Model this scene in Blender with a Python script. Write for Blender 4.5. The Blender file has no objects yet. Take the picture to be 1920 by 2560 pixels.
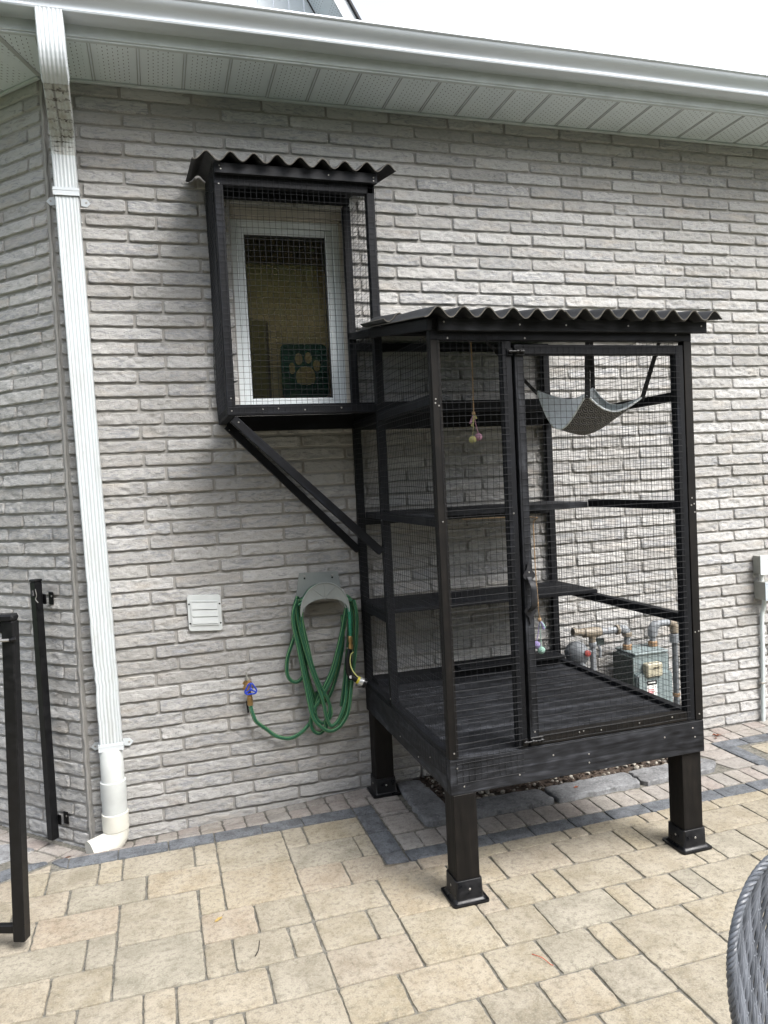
import bpy, bmesh, math, random
import numpy as np
from mathutils import Vector, Matrix, noise as mnoise
R = math.radians
random.seed(7); rng = np.random.default_rng(7)
sc = bpy.context.scene
COL = sc.collection
# ---------------------------------------------------------------- camera
cam = bpy.data.objects.new('camera', bpy.data.cameras.new('camera'))
COL.objects.link(cam); sc.camera = cam
cam.location = (0.0573597, -3.8658, 1.63527)
cam.rotation_euler = (R(87.63076), R(2.84451), R(-16.77817))
cam.data.sensor_fit = 'HORIZONTAL'; cam.data.sensor_width = 36.0
cam.data.lens = 36.0 * 1884.076 / 1920.0
cam.data.clip_start = 0.05; cam.data.clip_end = 2000
# ---------------------------------------------------------------- world, sun, exposure
SUN_EL, SUN_AZ = 51.0, 36.0      # azimuth: degrees from straight-out-of-the-wall (-y) towards +x
wd = bpy.data.worlds.new("World"); sc.world = wd; wd.use_nodes = True
nt = wd.node_tree; nt.nodes.clear()
wo = nt.nodes.new('ShaderNodeOutputWorld'); bg = nt.nodes.new('ShaderNodeBackground')
sky = nt.nodes.new('ShaderNodeTexSky'); sky.sky_type = 'NISHITA'; sky.sun_disc = False
sky.sun_elevation = R(SUN_EL)
sky.air_density = 1.0; sky.dust_density = 4.0; sky.ozone_density = 1.0
hs = nt.nodes.new('ShaderNodeHueSaturation'); hs.inputs['Saturation'].default_value = 0.36
nt.links.new(sky.outputs[0], hs.inputs['Color']); nt.links.new(hs.outputs[0], bg.inputs['Color'])
bg.inputs['Strength'].default_value = 0.125
nt.links.new(bg.outputs[0], wo.inputs['Surface'])
sd = Vector((math.sin(R(SUN_AZ)) * math.cos(R(SUN_EL)), -math.cos(R(SUN_AZ)) * math.cos(R(SUN_EL)), math.sin(R(SUN_EL))))
sky.sun_rotation = math.atan2(sd.x, sd.y)
sun = bpy.data.objects.new('sun', bpy.data.lights.new('sun', 'SUN')); COL.objects.link(sun)
sun.data.energy = 1.15; sun.data.angle = R(34); sun.data.color = (1.0, 0.985, 0.965)
sun.rotation_euler = sd.to_track_quat('Z', 'Y').to_euler()
sun.location = (3, -5, 8)
sc.view_settings.view_transform = 'Standard'; sc.view_settings.look = 'None'
sc.view_settings.exposure = 1.9; sc.view_settings.gamma = 1.0; sc.view_settings.use_curve_mapping = False
sc.render.engine = 'CYCLES'

# ================================================================ material helpers
class NT:
    def __init__(s, name):
        s.m = bpy.data.materials.new(name); s.m.use_nodes = True
        s.t = s.m.node_tree; s.t.nodes.clear()
        s.out = s.t.nodes.new('ShaderNodeOutputMaterial')
        s.b = s.t.nodes.new('ShaderNodeBsdfPrincipled')
        s.t.links.new(s.b.outputs[0], s.out.inputs[0])
    def n(s, typ, **kw):
        nd = s.t.nodes.new(typ)
        for k, v in kw.items():
            if k.startswith('i_'):
                key = k[2:]; key = int(key) if key.isdigit() else key.replace('_', ' ')
                s.set(nd.inputs[key], v)
            else: setattr(nd, k, v)
        return nd
    def set(s, sock, v):
        if isinstance(v, bpy.types.NodeSocket): s.t.links.new(v, sock)
        elif isinstance(v, (tuple, list)) and len(v) == 3 and sock.type == 'RGBA': sock.default_value = (*v, 1)
        else: sock.default_value = v
    def math(s, op, a, b=None, c=None, clamp=False):
        nd = s.n('ShaderNodeMath', operation=op, use_clamp=clamp); s.set(nd.inputs[0], a)
        if b is not None: s.set(nd.inputs[1], b)
        if c is not None: s.set(nd.inputs[2], c)
        return nd.outputs[0]
    def coord(s, which='Object', uv=None):
        if uv: return s.n('ShaderNodeUVMap', uv_map=uv).outputs[0]
        return s.n('ShaderNodeTexCoord').outputs[which]
    def mapping(s, vec, scale=(1, 1, 1), loc=(0, 0, 0), rot=(0, 0, 0)):
        nd = s.n('ShaderNodeMapping'); s.t.links.new(vec, nd.inputs[0])
        nd.inputs['Scale'].default_value = scale; nd.inputs['Location'].default_value = loc; nd.inputs['Rotation'].default_value = rot
        return nd.outputs[0]
    def noise(s, vec, scale=5, detail=4, rough=.55, dist=0, out=0):
        nd = s.n('ShaderNodeTexNoise'); s.t.links.new(vec, nd.inputs['Vector'])
        nd.inputs['Scale'].default_value = scale; nd.inputs['Detail'].default_value = detail
        nd.inputs['Roughness'].default_value = rough; nd.inputs['Distortion'].default_value = dist
        return nd.outputs[out]
    def ramp(s, fac, stops):
        nd = s.n('ShaderNodeValToRGB'); s.t.links.new(fac, nd.inputs[0]); e = nd.color_ramp.elements
        while len(e) > 1: e.remove(e[-1])
        e[0].position = stops[0][0]; e[0].color = col4(stops[0][1])
        for p, c in stops[1:]:
            q = e.new(p); q.color = col4(c)
        return nd.outputs[0]
    def mix(s, f, a, b, mode='MIX'):
        nd = s.n('ShaderNodeMix', data_type='RGBA', blend_type=mode)
        s.set(nd.inputs[0], f); s.set(nd.inputs[6], a); s.set(nd.inputs[7], b)
        return nd.outputs[2]
    def bump(s, h, strength=.3, dist=.01, nrm=None):
        nd = s.n('ShaderNodeBump'); s.t.links.new(h, nd.inputs['Height'])
        nd.inputs['Strength'].default_value = strength; nd.inputs['Distance'].default_value = dist
        if nrm: s.t.links.new(nrm, nd.inputs['Normal'])
        s.t.links.new(nd.outputs[0], s.b.inputs['Normal']); return nd.outputs[0]
    def P(s, **kw):
        for k, v in kw.items(): s.set(s.b.inputs[k.replace('_', ' ')], v)
        return s
def col4(c):
    if isinstance(c, (int, float)): return (c, c, c, 1)
    return (*c, 1) if len(c) == 3 else c

def simple(name, c, rough=.5, metal=0., var=.15, scale=20, bump=0.0, spec=.5):
    k = NT(name); v = k.coord('Object'); n = k.noise(v, scale, 5, .6)
    lo = tuple(x * (1 - var) for x in c); hi = tuple(min(1, x * (1 + var)) for x in c)
    k.P(Base_Color=k.ramp(n, [(.3, lo), (.7, hi)]), Roughness=rough, Metallic=metal)
    k.b.inputs['Specular IOR Level'].default_value = spec
    if bump: k.bump(k.noise(v, scale * 4, 4, .6), bump, .004)
    return k.m

# ---- brick
def mat_brick():
    k = NT('stone_brick'); uv = k.coord(uv='uv'); rd = k.coord(uv='rnd')
    sx = k.n('ShaderNodeSeparateXYZ'); k.t.links.new(rd, sx.inputs[0])
    r1, r2 = sx.outputs[0], sx.outputs[1]
    off = k.n('ShaderNodeVectorMath', operation='MULTIPLY_ADD'); k.t.links.new(rd, off.inputs[0])
    off.inputs[1].default_value = (13, 17, 9); k.t.links.new(uv, off.inputs[2])
    v = off.outputs[0]
    st = k.noise(k.mapping(v, (15, 62, 1), rot=(0, 0, .14)), 1, 8, .74, 1.4)       # long chiselled streaks
    fine = k.noise(k.mapping(v, (90, 260, 1)), 1, 5, .7)
    big = k.noise(k.mapping(uv, (.7, 1.3, 1)), 1, 3, .5)
    beige = k.ramp(r1, [(0, (.312, .304, .290)), (.5, (.372, .365, .352)), (1, (.435, .430, .419))])
    grey = k.ramp(r2, [(0, (.19, .197, .208)), (1, (.25, .257, .27))])
    cut = k.math('ADD', st, k.math('MULTIPLY', k.math('SUBTRACT', r2, .5), .10))
    c = k.mix(k.ramp(cut, [(.50, 0), (.62, .85)]), beige, grey)
    pink = k.noise(k.mapping(v, (5, 20, 1), loc=(3, 8, 0)), 1, 3, .5)
    c = k.mix(k.ramp(pink, [(.55, 0), (.75, .45)]), c, (.43, .38, .32))
    c = k.mix(k.math('MULTIPLY', fine, .65), c, (.64, .64, .64), 'OVERLAY')
    c = k.mix(k.ramp(big, [(.3, .16), (.7, 0)]), c, (.20, .195, .18), 'MIX')
    k.P(Base_Color=c, Roughness=.88); k.b.inputs['Specular IOR Level'].default_value = .25
    h = k.math('ADD', k.math('MULTIPLY', fine, .6), k.math('MULTIPLY', k.noise(k.mapping(v, (55, 95, 1)), 1, 6, .75, .6), 1.0))
    k.bump(h, .85, .008)
    return k.m
def mat_mortar():
    k = NT('mortar'); v = k.coord('Object')
    n = k.noise(v, 9, 5, .6); f = k.noise(v, 220, 3, .7)
    k.P(Base_Color=k.mix(k.math('MULTIPLY', f, .4), k.ramp(n, [(.3, (.245, .238, .222)), (.7, (.325, .316, .298))]), (.5, .5, .5), 'OVERLAY'), Roughness=.95)
    k.bump(f, .4, .003); return k.m
# ---- wood stained black
def mat_wood(name, lo, hi, warm=0.0):
    k = NT(name); uv = k.coord(uv='uv')
    g = k.noise(k.mapping(uv, (1.6, 38, 1)), 1, 6, .7, .9)
    big = k.noise(k.mapping(uv, (3.0, 11, 1)), 1, 4, .6, 1.6)
    fine = k.noise(k.mapping(uv, (20, 420, 1)), 1, 3, .6)
    ring = k.n('ShaderNodeTexWave', wave_type='RINGS', rings_direction='Y'); k.t.links.new(k.mapping(uv, (.9, 7, 1)), ring.inputs[0])
    ring.inputs['Scale'].default_value = 4; ring.inputs['Distortion'].default_value = 6; ring.inputs['Detail'].default_value = 3; ring.inputs['Detail Scale'].default_value = .7
    f = k.math('ADD', k.math('MULTIPLY', g, .55), k.math('MULTIPLY', big, .45))
    c = k.ramp(f, [(.40, lo), (.54, tuple((a + b) / 3 for a, b in zip(lo, hi))), (.66, hi)])
    c = k.mix(k.math('MULTIPLY', ring.outputs[0], .35), c, tuple(x * .35 for x in lo))
    vo = k.n('ShaderNodeTexVoronoi'); k.t.links.new(k.mapping(uv, (2.3, 9, 1)), vo.inputs['Vector']); vo.inputs['Scale'].default_value = 1
    c = k.mix(k.ramp(vo.outputs['Distance'], [(.045, .85), (.10, 0)]), c, tuple(x * .3 for x in lo))
    k.P(Base_Color=c, Roughness=k.ramp(g, [(.3, .55), (.7, .78)])); k.b.inputs['Specular IOR Level'].default_value = .22
    k.bump(k.math('ADD', k.math('MULTIPLY', g, .7), k.math('MULTIPLY', fine, .3)), .35, .0018)
    return k.m
# ---- pavers
def mat_paver(name, cols, speck=(.44, .405, .335), dark=(.10, .088, .068), rough=.9, sp=.5, scale=1.0):
    k = NT(name); v = k.coord('Object'); rd = k.coord(uv='rnd')
    sx = k.n('ShaderNodeSeparateXYZ'); k.t.links.new(rd, sx.inputs[0])
    off = k.n('ShaderNodeVectorMath', operation='MULTIPLY_ADD'); k.t.links.new(rd, off.inputs[0])
    off.inputs[1].default_value = (11, 7, 5); k.t.links.new(v, off.inputs[2]); v2 = off.outputs[0]
    base = k.ramp(sx.outputs[0], [(i / (len(cols) - 1), c) for i, c in enumerate(cols)])
    blot = k.noise(v2, 9 * scale, 5, .6, .4); fine = k.noise(v2, 170 * scale, 4, .75); mid = k.noise(v2, 48 * scale, 4, .65)
    c = k.mix(k.ramp(blot, [(.36, 0), (.62, .75)]), base, k.mix(.5, base, speck))
    c = k.mix(k.ramp(mid, [(.48, 0), (.70, .60)]), c, dark)
    c = k.mix(k.ramp(fine, [(.36, .45), (.46, 0)]), c, dark)
    c = k.mix(k.ramp(fine, [(.56, 0), (.68, sp)]), c, speck)
    stain = k.noise(v, 1.3, 4, .55)
    c = k.mix(k.ramp(stain, [(.35, .22), (.6, 0)]), c, tuple(x * .55 for x in cols[0]))
    spot = k.noise(k.mapping(v, (1, 1, 1), loc=(4, 2, 0)), 14 * scale, 6, .75, .8); c = k.mix(k.ramp(spot, [(.60, 0), (.72, .5)]), c, tuple(x * .5 for x in dark))
    k.P(Base_Color=c, Roughness=rough); k.b.inputs['Specular IOR Level'].default_value = .3
    h = k.math('ADD', k.math('MULTIPLY', fine, .35), k.math('MULTIPLY', mid, 1.0))
    k.bump(h, .5, .005); return k.m

MB_ = mat_brick(); MM = mat_mortar()
WOOD = mat_wood('black_stained_wood', (.0016, .0020, .0032), (.0105, .0125, .018))
WOODB = mat_wood('black_brown_stained_wood', (.0024, .0020, .0018), (.015, .012, .0095))
WOODF = mat_wood('black_stained_fascia_wood', (.0020, .0024, .0036), (.056, .060, .070))
PAV = mat_paver('sandstone_paver', [(.205, .182, .137), (.262, .224, .156), (.23, .208, .162), (.28, .233, .163), (.215, .20, .158), (.27, .22, .163)])
PAVG = mat_paver('grey_pink_paver', [(.215, .195, .172), (.24, .215, .195), (.235, .195, .175), (.21, .20, .185), (.25, .22, .185)], speck=(.42, .40, .37), dark=(.12, .11, .10), scale=.9)
PAVD = mat_paver('charcoal_border_stone', [(.062, .068, .075), (.08, .086, .094), (.07, .072, .075)], speck=(.26, .275, .30), dark=(.025, .027, .03), sp=.6, scale=1.6)
FLAG = mat_paver('rough_flagstone', [(.115, .118, .122), (.15, .153, .158), (.13, .13, .132)], speck=(.36, .37, .38), dark=(.05, .05, .05), scale=.5)
SAND = simple('joint_sand', (.118, .112, .095), .95, var=.55, scale=60, bump=.5)
WHITE = simple('white_aluminium', (.50, .535, .555), .38, var=.05, scale=4)
def mat_dirtywhite():
    k = NT('weathered_white_aluminium'); v = k.coord('Object')
    n = k.noise(k.mapping(v, (9, 9, 2.2)), 2.2, 6, .65); f = k.noise(v, 40, 5, .7)
    c = k.mix(k.ramp(n, [(.45, 0), (.75, .5)]), (.48, .515, .53), (.33, .33, .30))
    c = k.mix(k.ramp(f, [(.60, 0), (.72, .35)]), c, (.25, .23, .19))
    k.P(Base_Color=c, Roughness=.36); k.bump(n, .12, .004); return k.m
DWHITE = mat_dirtywhite()
def mat_gutter():
    k = NT('gutter_aluminium'); v = k.coord('Object')
    n = k.noise(k.mapping(v, (1.2, 14, 14)), 2, 5, .6); f = k.noise(k.mapping(v, (60, 300, 300)), 1, 4, .6)
    c = k.mix(k.ramp(n, [(.45, 0), (.7, .35)]), (.52, .56, .60), (.40, .41, .42))
    c = k.mix(k.ramp(f, [(.62, 0), (.75, .3)]), c, (.3, .28, .25))
    k.P(Base_Color=c, Roughness=.36, Metallic=.1); return k.m
GUT = mat_gutter()
PVC = simple('pvc_pipe', (.48, .50, .49), .42, var=.10, scale=7)
PVCY = simple('cream_pvc', (.56, .55, .49), .45, var=.08, scale=7)
def mat_soffit():
    k = NT('perforated_soffit'); uv = k.coord(uv='uv'); s = k.n('ShaderNodeSeparateXYZ'); k.t.links.new(uv, s.inputs[0])
    u, w = s.outputs[0], s.outputs[1]
    fu = k.math('FRACT', k.math('DIVIDE', u, .2035))
    band = k.math('MULTIPLY', k.math('GREATER_THAN', fu, .16), k.math('LESS_THAN', fu, .84))
    cu = k.math('DIVIDE', u, .0215); ci = k.math('FLOOR', cu); par = k.math('MULTIPLY', k.math('FLOORED_MODULO', ci, 2.0), .5)
    cw = k.math('ADD', k.math('DIVIDE', w, .029), par)
    du = k.math('ABSOLUTE', k.math('SUBTRACT', k.math('FRACT', cu), .5)); dw = k.math('ABSOLUTE', k.math('SUBTRACT', k.math('FRACT', cw), .5))
    hole = k.math('MULTIPLY', k.math('LESS_THAN', du, .075), k.math('LESS_THAN', dw, .16))
    edge = k.math('MULTIPLY', k.math('GREATER_THAN', w, .03), k.math('LESS_THAN', w, .345))
    hole = k.math('MULTIPLY', k.math('MULTIPLY', hole, band), edge)
    gr = k.math('LESS_THAN', k.math('ABSOLUTE', k.math('SUBTRACT', fu, .5)), .5)
    n = k.noise(k.coord('Object'), 3, 5, .6)
    c = k.mix(hole, k.ramp(n, [(.3, (.58, .64, .67)), (.7, (.66, .72, .75))]), (.03, .032, .035))
    k.P(Base_Color=c, Roughness=.5); return k.m
SOF = mat_soffit()
FAS = simple('fascia_aluminium', (.47, .51, .52), .5, var=.12, scale=6)
def mat_black(name, c=.012, rough=.35):
    k = NT(name); k.b.inputs['Specular IOR Level'].default_value = .3; v = k.coord('Object'); n = k.noise(v, 35, 5, .6)
    k.P(Base_Color=k.ramp(n, [(.35, (c * .7, c * .75, c * .9)), (.75, (c * 1.6, c * 1.6, c * 1.8))]), Roughness=k.ramp(n, [(.3, rough * .8), (.7, rough * 1.5)])); k.bump(n, .06, .002); return k.m
BLK = mat_black('black_painted_metal', .004, .34); BPL = mat_black('black_plastic', .006, .30); BHW = mat_black('matt_black_iron', .014, .45)
WIRE = simple('black_coated_wire', (.013, .014, .016), .6, var=.1, spec=.25)
SCREW = simple('steel_screw', (.36, .35, .33), .4, metal=.8)
def mat_onduline():
    k = NT('bitumen_sheet'); v = k.coord('Object'); n = k.noise(v, 45, 5, .7); g = k.noise(k.mapping(v, (6, 2, 6)), 3, 5, .6)
    c = k.mix(k.ramp(g, [(.4, 0), (.75, .5)]), (.010, .011, .013), (.045, .046, .050)); c = k.mix(k.ramp(n, [(.55, 0), (.7, .35)]), c, (.07, .068, .064))
    k.P(Base_Color=c, Roughness=.75); k.bump(n, .5, .003); return k.m
OND = mat_onduline()
ONDE = simple('bitumen_sheet_cut_edge', (.07, .064, .052), .9, var=.4, scale=80)
VINYL = simple('white_vinyl_frame', (.62, .66, .67), .32, var=.04, scale=3)
BEIGE = simple('beige_brick_mould', (.40, .37, .32), .6, var=.2, scale=12)

# ================================================================ mesh builder
class MB:
    def __init__(s, smooth=False):
        s.v = []; s.f = []; s.uv = []; s.rn = []; s.mi = []; s.mats = []; s.sm = smooth
    def mid(s, m):
        if m not in s.mats: s.mats.append(m)
        return s.mats.index(m)
    def add(s, vs, fs, m, uvs=None, rnd=(.5, .5)):
        o = len(s.v); s.v.extend([tuple(q) for q in vs]); i = s.mid(m)
        for a, f in enumerate(fs):
            s.f.append([o + q for q in f]); s.mi.append(i)
            s.uv.append(uvs[a] if uvs else [(vs[q][0], vs[q][1]) for q in f]); s.rn.append(rnd)
        return o
    def board(s, p0, p1, w, h, m, up=(0, 0, 1), bev=.0018, rnd=None):
        """bar from p0 to p1 (centre line); w across, h along 'up'"""
        p0 = Vector(p0); p1 = Vector(p1); d = p1 - p0; L = d.length; d.normalize()
        up = Vector(up); side = d.cross(up)
        if side.length < 1e-4: up = Vector((1, 0, 0)); side = d.cross(up)
        side.normalize(); up = side.cross(d); up.normalize()
        b = min(bev, w * .3, h * .3)
        vs = []; lc = []
        for l, ins in ((0, b), (b, 0), (L - b, 0), (L, b)):
            W, H = w / 2 - ins, h / 2 - ins
            for a, c in ((-W + b, -H), (W - b, -H), (W, -H + b), (W, H - b), (W - b, H), (-W + b, H), (-W, H - b), (-W, -H + b)):
                vs.append(p0 + d * l + side * a + up * c); lc.append((l, a, c))
        fs = []
        for r in range(3):
            for j in range(8):
                k = (j + 1) % 8
                fs.append([r * 8 + j, r * 8 + k, (r + 1) * 8 + k, (r + 1) * 8 + j])
        fs.append([7, 6, 5, 4, 3, 2, 1, 0]); fs.append([24 + j for j in range(8)])
        ou, ov = random.random() * 20, random.random() * 20
        uvs = []
        for f in fs:
            cap = len(f) == 8
            uvs.append([(ou + lc[q][0] + (lc[q][1] * .2 if cap else 0), ov + lc[q][1] + lc[q][2] * 1.0) for q in f])
        s.add(vs, fs, m, uvs)
        return s
    def box(s, x0, x1, y0, y1, z0, z1, m, bev=.0018):
        dx, dy, dz = x1 - x0, y1 - y0, z1 - z0; cx, cy, cz = (x0 + x1) / 2, (y0 + y1) / 2, (z0 + z1) / 2
        if dz >= dx and dz >= dy: return s.board((cx, cy, z0), (cx, cy, z1), dx, dy, m, up=(0, 1, 0), bev=bev)
        if dx >= dy: return s.board((x0, cy, cz), (x1, cy, cz), dy, dz, m, bev=bev)
        return s.board((cx, y0, cz), (cx, y1, cz), dx, dz, m, bev=bev)
    def tube(s, pts, r, m, n=8, cap=True, uscale=1.0):
        pts = [Vector(p) for p in pts]; N = len(pts)
        rr = r if isinstance(r, (list, tuple)) else [r] * N
        t = [(pts[min(i + 1, N - 1)] - pts[max(i - 1, 0)]).normalized() for i in range(N)]
        a = t[0].orthogonal().normalized(); vs = []; acc = 0; ln = []
        for i in range(N):
            if i:
                ax = t[i - 1].cross(t[i])
                if ax.length > 1e-7: a = Matrix.Rotation(t[i - 1].angle(t[i]), 3, ax.normalized()) @ a
                acc += (pts[i] - pts[i - 1]).length
            a = (a - t[i] * a.dot(t[i])).normalized(); b = t[i].cross(a); ln.append(acc)
            for j in range(n):
                an = 2 * math.pi * j / n; vs.append(pts[i] + (a * math.cos(an) + b * math.sin(an)) * rr[i])
        fs = []; uvs = []
        for i in range(N - 1):
            for j in range(n):
                k = (j + 1) % n
                fs.append([i * n + j, i * n + k, (i + 1) * n + k, (i + 1) * n + j])
                uvs.append([(ln[i] * uscale, j / n), (ln[i] * uscale, (j + 1) / n), (ln[i + 1] * uscale, (j + 1) / n), (ln[i + 1] * uscale, j / n)])
        if cap:
            fs.append(list(range(n))[::-1]); uvs.append([(0, 0)] * n)
            fs.append([(N - 1) * n + j for j in range(n)]); uvs.append([(0, 0)] * n)
        s.add(vs, fs, m, uvs); return s
    def lathe(s, prof, m, c=(0, 0, 0), axis=(0, 0, 1), n=20):
        """prof: (radius, distance along axis)"""
        ax = Vector(axis).normalized(); a = ax.orthogonal().normalized(); b = ax.cross(a); c = Vector(c); vs = []
        for r, h in prof:
            for j in range(n):
                an = 2 * math.pi * j / n; vs.append(c + ax * h + (a * math.cos(an) + b * math.sin(an)) * max(r, 1e-5))
        fs = [[i * n + j, i * n + (j + 1) % n, (i + 1) * n + (j + 1) % n, (i + 1) * n + j] for i in range(len(prof) - 1) for j in range(n)]
        fs.append(list(range(n))[::-1]); fs.append([(len(prof) - 1) * n + j for j in range(n)])
        s.add(vs, fs, m); return s
    def prism(s, poly, m, to3, d0, d1):
        """poly: 2D outline; to3(a, b, d) -> point; extruded from d0 to d1"""
        n = len(poly); vs = [to3(a, b, d0) for a, b in poly] + [to3(a, b, d1) for a, b in poly]
        fs = [list(range(n))[::-1], [n + i for i in range(n)]] + [[i, (i + 1) % n, n + (i + 1) % n, n + i] for i in range(n)]
        s.add(vs, fs, m); return s
    def screw(s, p, nrm, r=.0035):
        s.lathe([(r, 0), (r, .001), (r * .8, .0018)], SCREW, p, nrm, 8); return s
    def build(s, name, parent=None, smooth=None, recalc=True):
        me = bpy.data.meshes.new(name); me.from_pydata(s.v, [], s.f)
        for m in s.mats: me.materials.append(m)
        me.polygons.foreach_set('material_index', s.mi)
        u = me.uv_layers.new(name='uv'); w = me.uv_layers.new(name='rnd')
        flat = [c for f in s.uv for q in f for c in q]; u.data.foreach_set('uv', flat)
        flat = [c for f, r in zip(s.f, s.rn) for _ in f for c in r]; w.data.foreach_set('uv', flat)
        if recalc:
            bm = bmesh.new(); bm.from_mesh(me); bmesh.ops.recalc_face_normals(bm, faces=bm.faces); bm.to_mesh(me); bm.free()
        if (s.sm if smooth is None else smooth):
            me.polygons.foreach_set('use_smooth', [True] * len(me.polygons))
            try: me.set_sharp_from_angle(angle=R(38))
            except Exception: pass
        me.update()
        o = bpy.data.objects.new(name, me); COL.objects.link(o)
        if parent:
            o.parent = parent; o.matrix_parent_inverse = world(parent).inverted()
        return o
def world(o):
    m = Matrix.LocRotScale(o.location, o.rotation_euler, o.scale)
    return (world(o.parent) @ o.matrix_parent_inverse @ m) if o.parent else m
def tag(o, label, cat, group=None):
    o['label'] = label; o['category'] = cat
    if group: o['group'] = group
    return o
def thing(name, label, cat, loc, group=None):
    o = bpy.data.objects.new(name, None); COL.objects.link(o); o.location = loc; o.empty_display_size = .1
    return tag(o, label, cat, group)
def struct(o, kind='structure'):
    o['kind'] = kind; return o

# ---- value noise (numpy)
def vnoise(p, seed=0):
    p = np.asarray(p, float); i = np.floor(p).astype(np.int64); f = p - i; f = f * f * (3 - 2 * f)
    def h(a):
        x = (a[:, 0] * 374761393 + a[:, 1] * 668265263 + a[:, 2] * 2147483647 + seed * 1274126177) & 0xffffffff
        x = ((x ^ (x >> 13)) * 1274126177) & 0xffffffff; x = x ^ (x >> 16)
        return (x & 0xffff) / 32767.5 - 1
    r = 0
    for dx in (0, 1):
        for dy in (0, 1):
            for dz in (0, 1):
                w = (f[:, 0] if dx else 1 - f[:, 0]) * (f[:, 1] if dy else 1 - f[:, 1]) * (f[:, 2] if dz else 1 - f[:, 2])
                r = r + w * h(i + np.array([dx, dy, dz]))
    return r
def catmull(P, n=8):
    P = [Vector(p) for p in P]; Q = [P[0] * 2 - P[1]] + P + [P[-1] * 2 - P[-2]]; out = []
    for i in range(1, len(Q) - 2):
        a, b, c, d = Q[i - 1:i + 3]
        for k in range(n):
            t = k / n
            out.append(.5 * ((2 * b) + (c - a) * t + (2 * a - 5 * b + 4 * c - d) * t * t + (3 * b - a - 3 * c + d) * t ** 3))
    out.append(P[-1]); return out

# ================================================================ HOUSE
house = thing('house', 'pale grey stone-brick house wall with white eaves behind the black cat enclosure', 'house', (2.0, .3, 0))
CH = .0677; BL = .3372; ZS = 3.588; XC = -.345
OX0, OX1, OZ0, OZ1 = .488, 1.078, 2.0, 3.052            # window opening
def brick_mesh(rects, frame, name, parent, cell=.0068):
    """rects: (s0,s1,z0,z1); frame(s, d, z) -> world xyz arrays (d outwards)"""
    V = []; F = []; UV = []; RN = []; o = 0
    for (s0, s1, z0, z1) in rects:
        if s1 - s0 < .012 or z1 - z0 < .012: continue
        cl = cell if s0 < 4.3 else .02
        nx = max(3, int((s1 - s0) / cl)) + 1; nz = max(5, int((z1 - z0) / (cl * .95))) + 1
        us = np.linspace(0, 1, nx); ws = np.linspace(0, 1, nz)
        us = np.concatenate([[0, .0035 / (s1 - s0)], us[1:-1], [1 - .0035 / (s1 - s0), 1]]); us.sort()
        ws = np.concatenate([[0, .003 / (z1 - z0)], ws[1:-1], [1 - .003 / (z1 - z0), 1]]); ws.sort()
        nx, nz = len(us), len(ws)
        U, W = np.meshgrid(us, ws); S = s0 + U * (s1 - s0); Z = z0 + W * (z1 - z0)
        seed = random.random() * 50; tx = random.uniform(-1, 1) * .0016; tz = random.uniform(-1, 1) * .0025; lift = random.uniform(-.0025, .0025)
        p = np.stack([S.ravel(), Z.ravel(), np.full(S.size, seed)], 1)
        e = np.minimum(np.minimum(S - s0, s1 - S), np.minimum(Z - z0, z1 - Z)).ravel()
        n1 = vnoise(p * [9, 30, 1], 1); n2 = vnoise(p * [30, 60, 1], 2); n3 = vnoise(p * [64, 95, 1], 3)
        ridge = 1 - np.abs(vnoise(p * [22, 48, 1] + [0, p[0, 0] * 3, 0], 4)) * 2
        d = .0035 + lift + n1 * .0018 + n2 * .0023 + n3 * .0031 + ridge * .0020 + (U.ravel() - .5) * tx * 2 + (.5 - W.ravel()) * .0065 + (W.ravel() - .5) * tz
        k = np.clip(e / .0050, 0, 1); d = d - (1 - k) ** 2 * .0045
        ring = e < 1e-6; d = np.where(ring, -.014, d)
        jit = vnoise(np.stack([S.ravel() * 24, Z.ravel() * 24, np.full(S.size, seed + 9)], 1), 5) * .0022 * (e < .006)
        cx, cz = (s0 + s1) / 2, (z0 + z1) / 2
        corner = (np.minimum(S - s0, s1 - S).ravel() < .012) & (np.minimum(Z - z0, z1 - Z).ravel() < .008)
        Sx = S.ravel() + np.where(np.minimum(S - s0, s1 - S).ravel() < .006, jit, 0)
        Zx = Z.ravel() + np.where(np.minimum(Z - z0, z1 - Z).ravel() < .006, jit, 0)
        Zx = Zx + np.where(corner, np.sign(cz - Zx) * .003, 0)
        V.append(np.stack(frame(Sx, d, Zx), 1))
        i = np.arange(nx * nz).reshape(nz, nx); q = np.stack([i[:-1, :-1], i[:-1, 1:], i[1:, 1:], i[1:, :-1]], -1).reshape(-1, 4) + o
        F.append(q); UV.append(np.stack([Sx, Zx], 1)); RN.append(np.tile([random.random(), random.random()], (len(q) * 4, 1))); o += nx * nz
    V = np.concatenate(V); F = np.concatenate(F); UV = np.concatenate(UV); RN = np.concatenate(RN)
    me = bpy.data.meshes.new(name); me.vertices.add(len(V)); me.vertices.foreach_set('co', V.astype(np.float32).ravel())
    me.loops.add(F.size); me.loops.foreach_set('vertex_index', F.astype(np.int32).ravel())
    me.polygons.add(len(F)); me.polygons.foreach_set('loop_start', np.arange(0, F.size, 4, dtype=np.int32)); me.polygons.foreach_set('loop_total', np.full(len(F), 4, dtype=np.int32))
    me.update(calc_edges=True)
    a = me.uv_layers.new(name='uv'); a.data.foreach_set('uv', UV[F.ravel()].astype(np.float32).ravel())
    b = me.uv_layers.new(name='rnd'); b.data.foreach_set('uv', RN.astype(np.float32).ravel())
    me.materials.append(MB_); me.polygons.foreach_set('use_smooth', [True] * len(F)); me.validate(); me.update()
    ob = bpy.data.objects.new(name, me); COL.objects.link(ob); ob.parent = parent; ob.matrix_parent_inverse = world(parent).inverted()
    return ob
g = .0038
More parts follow.
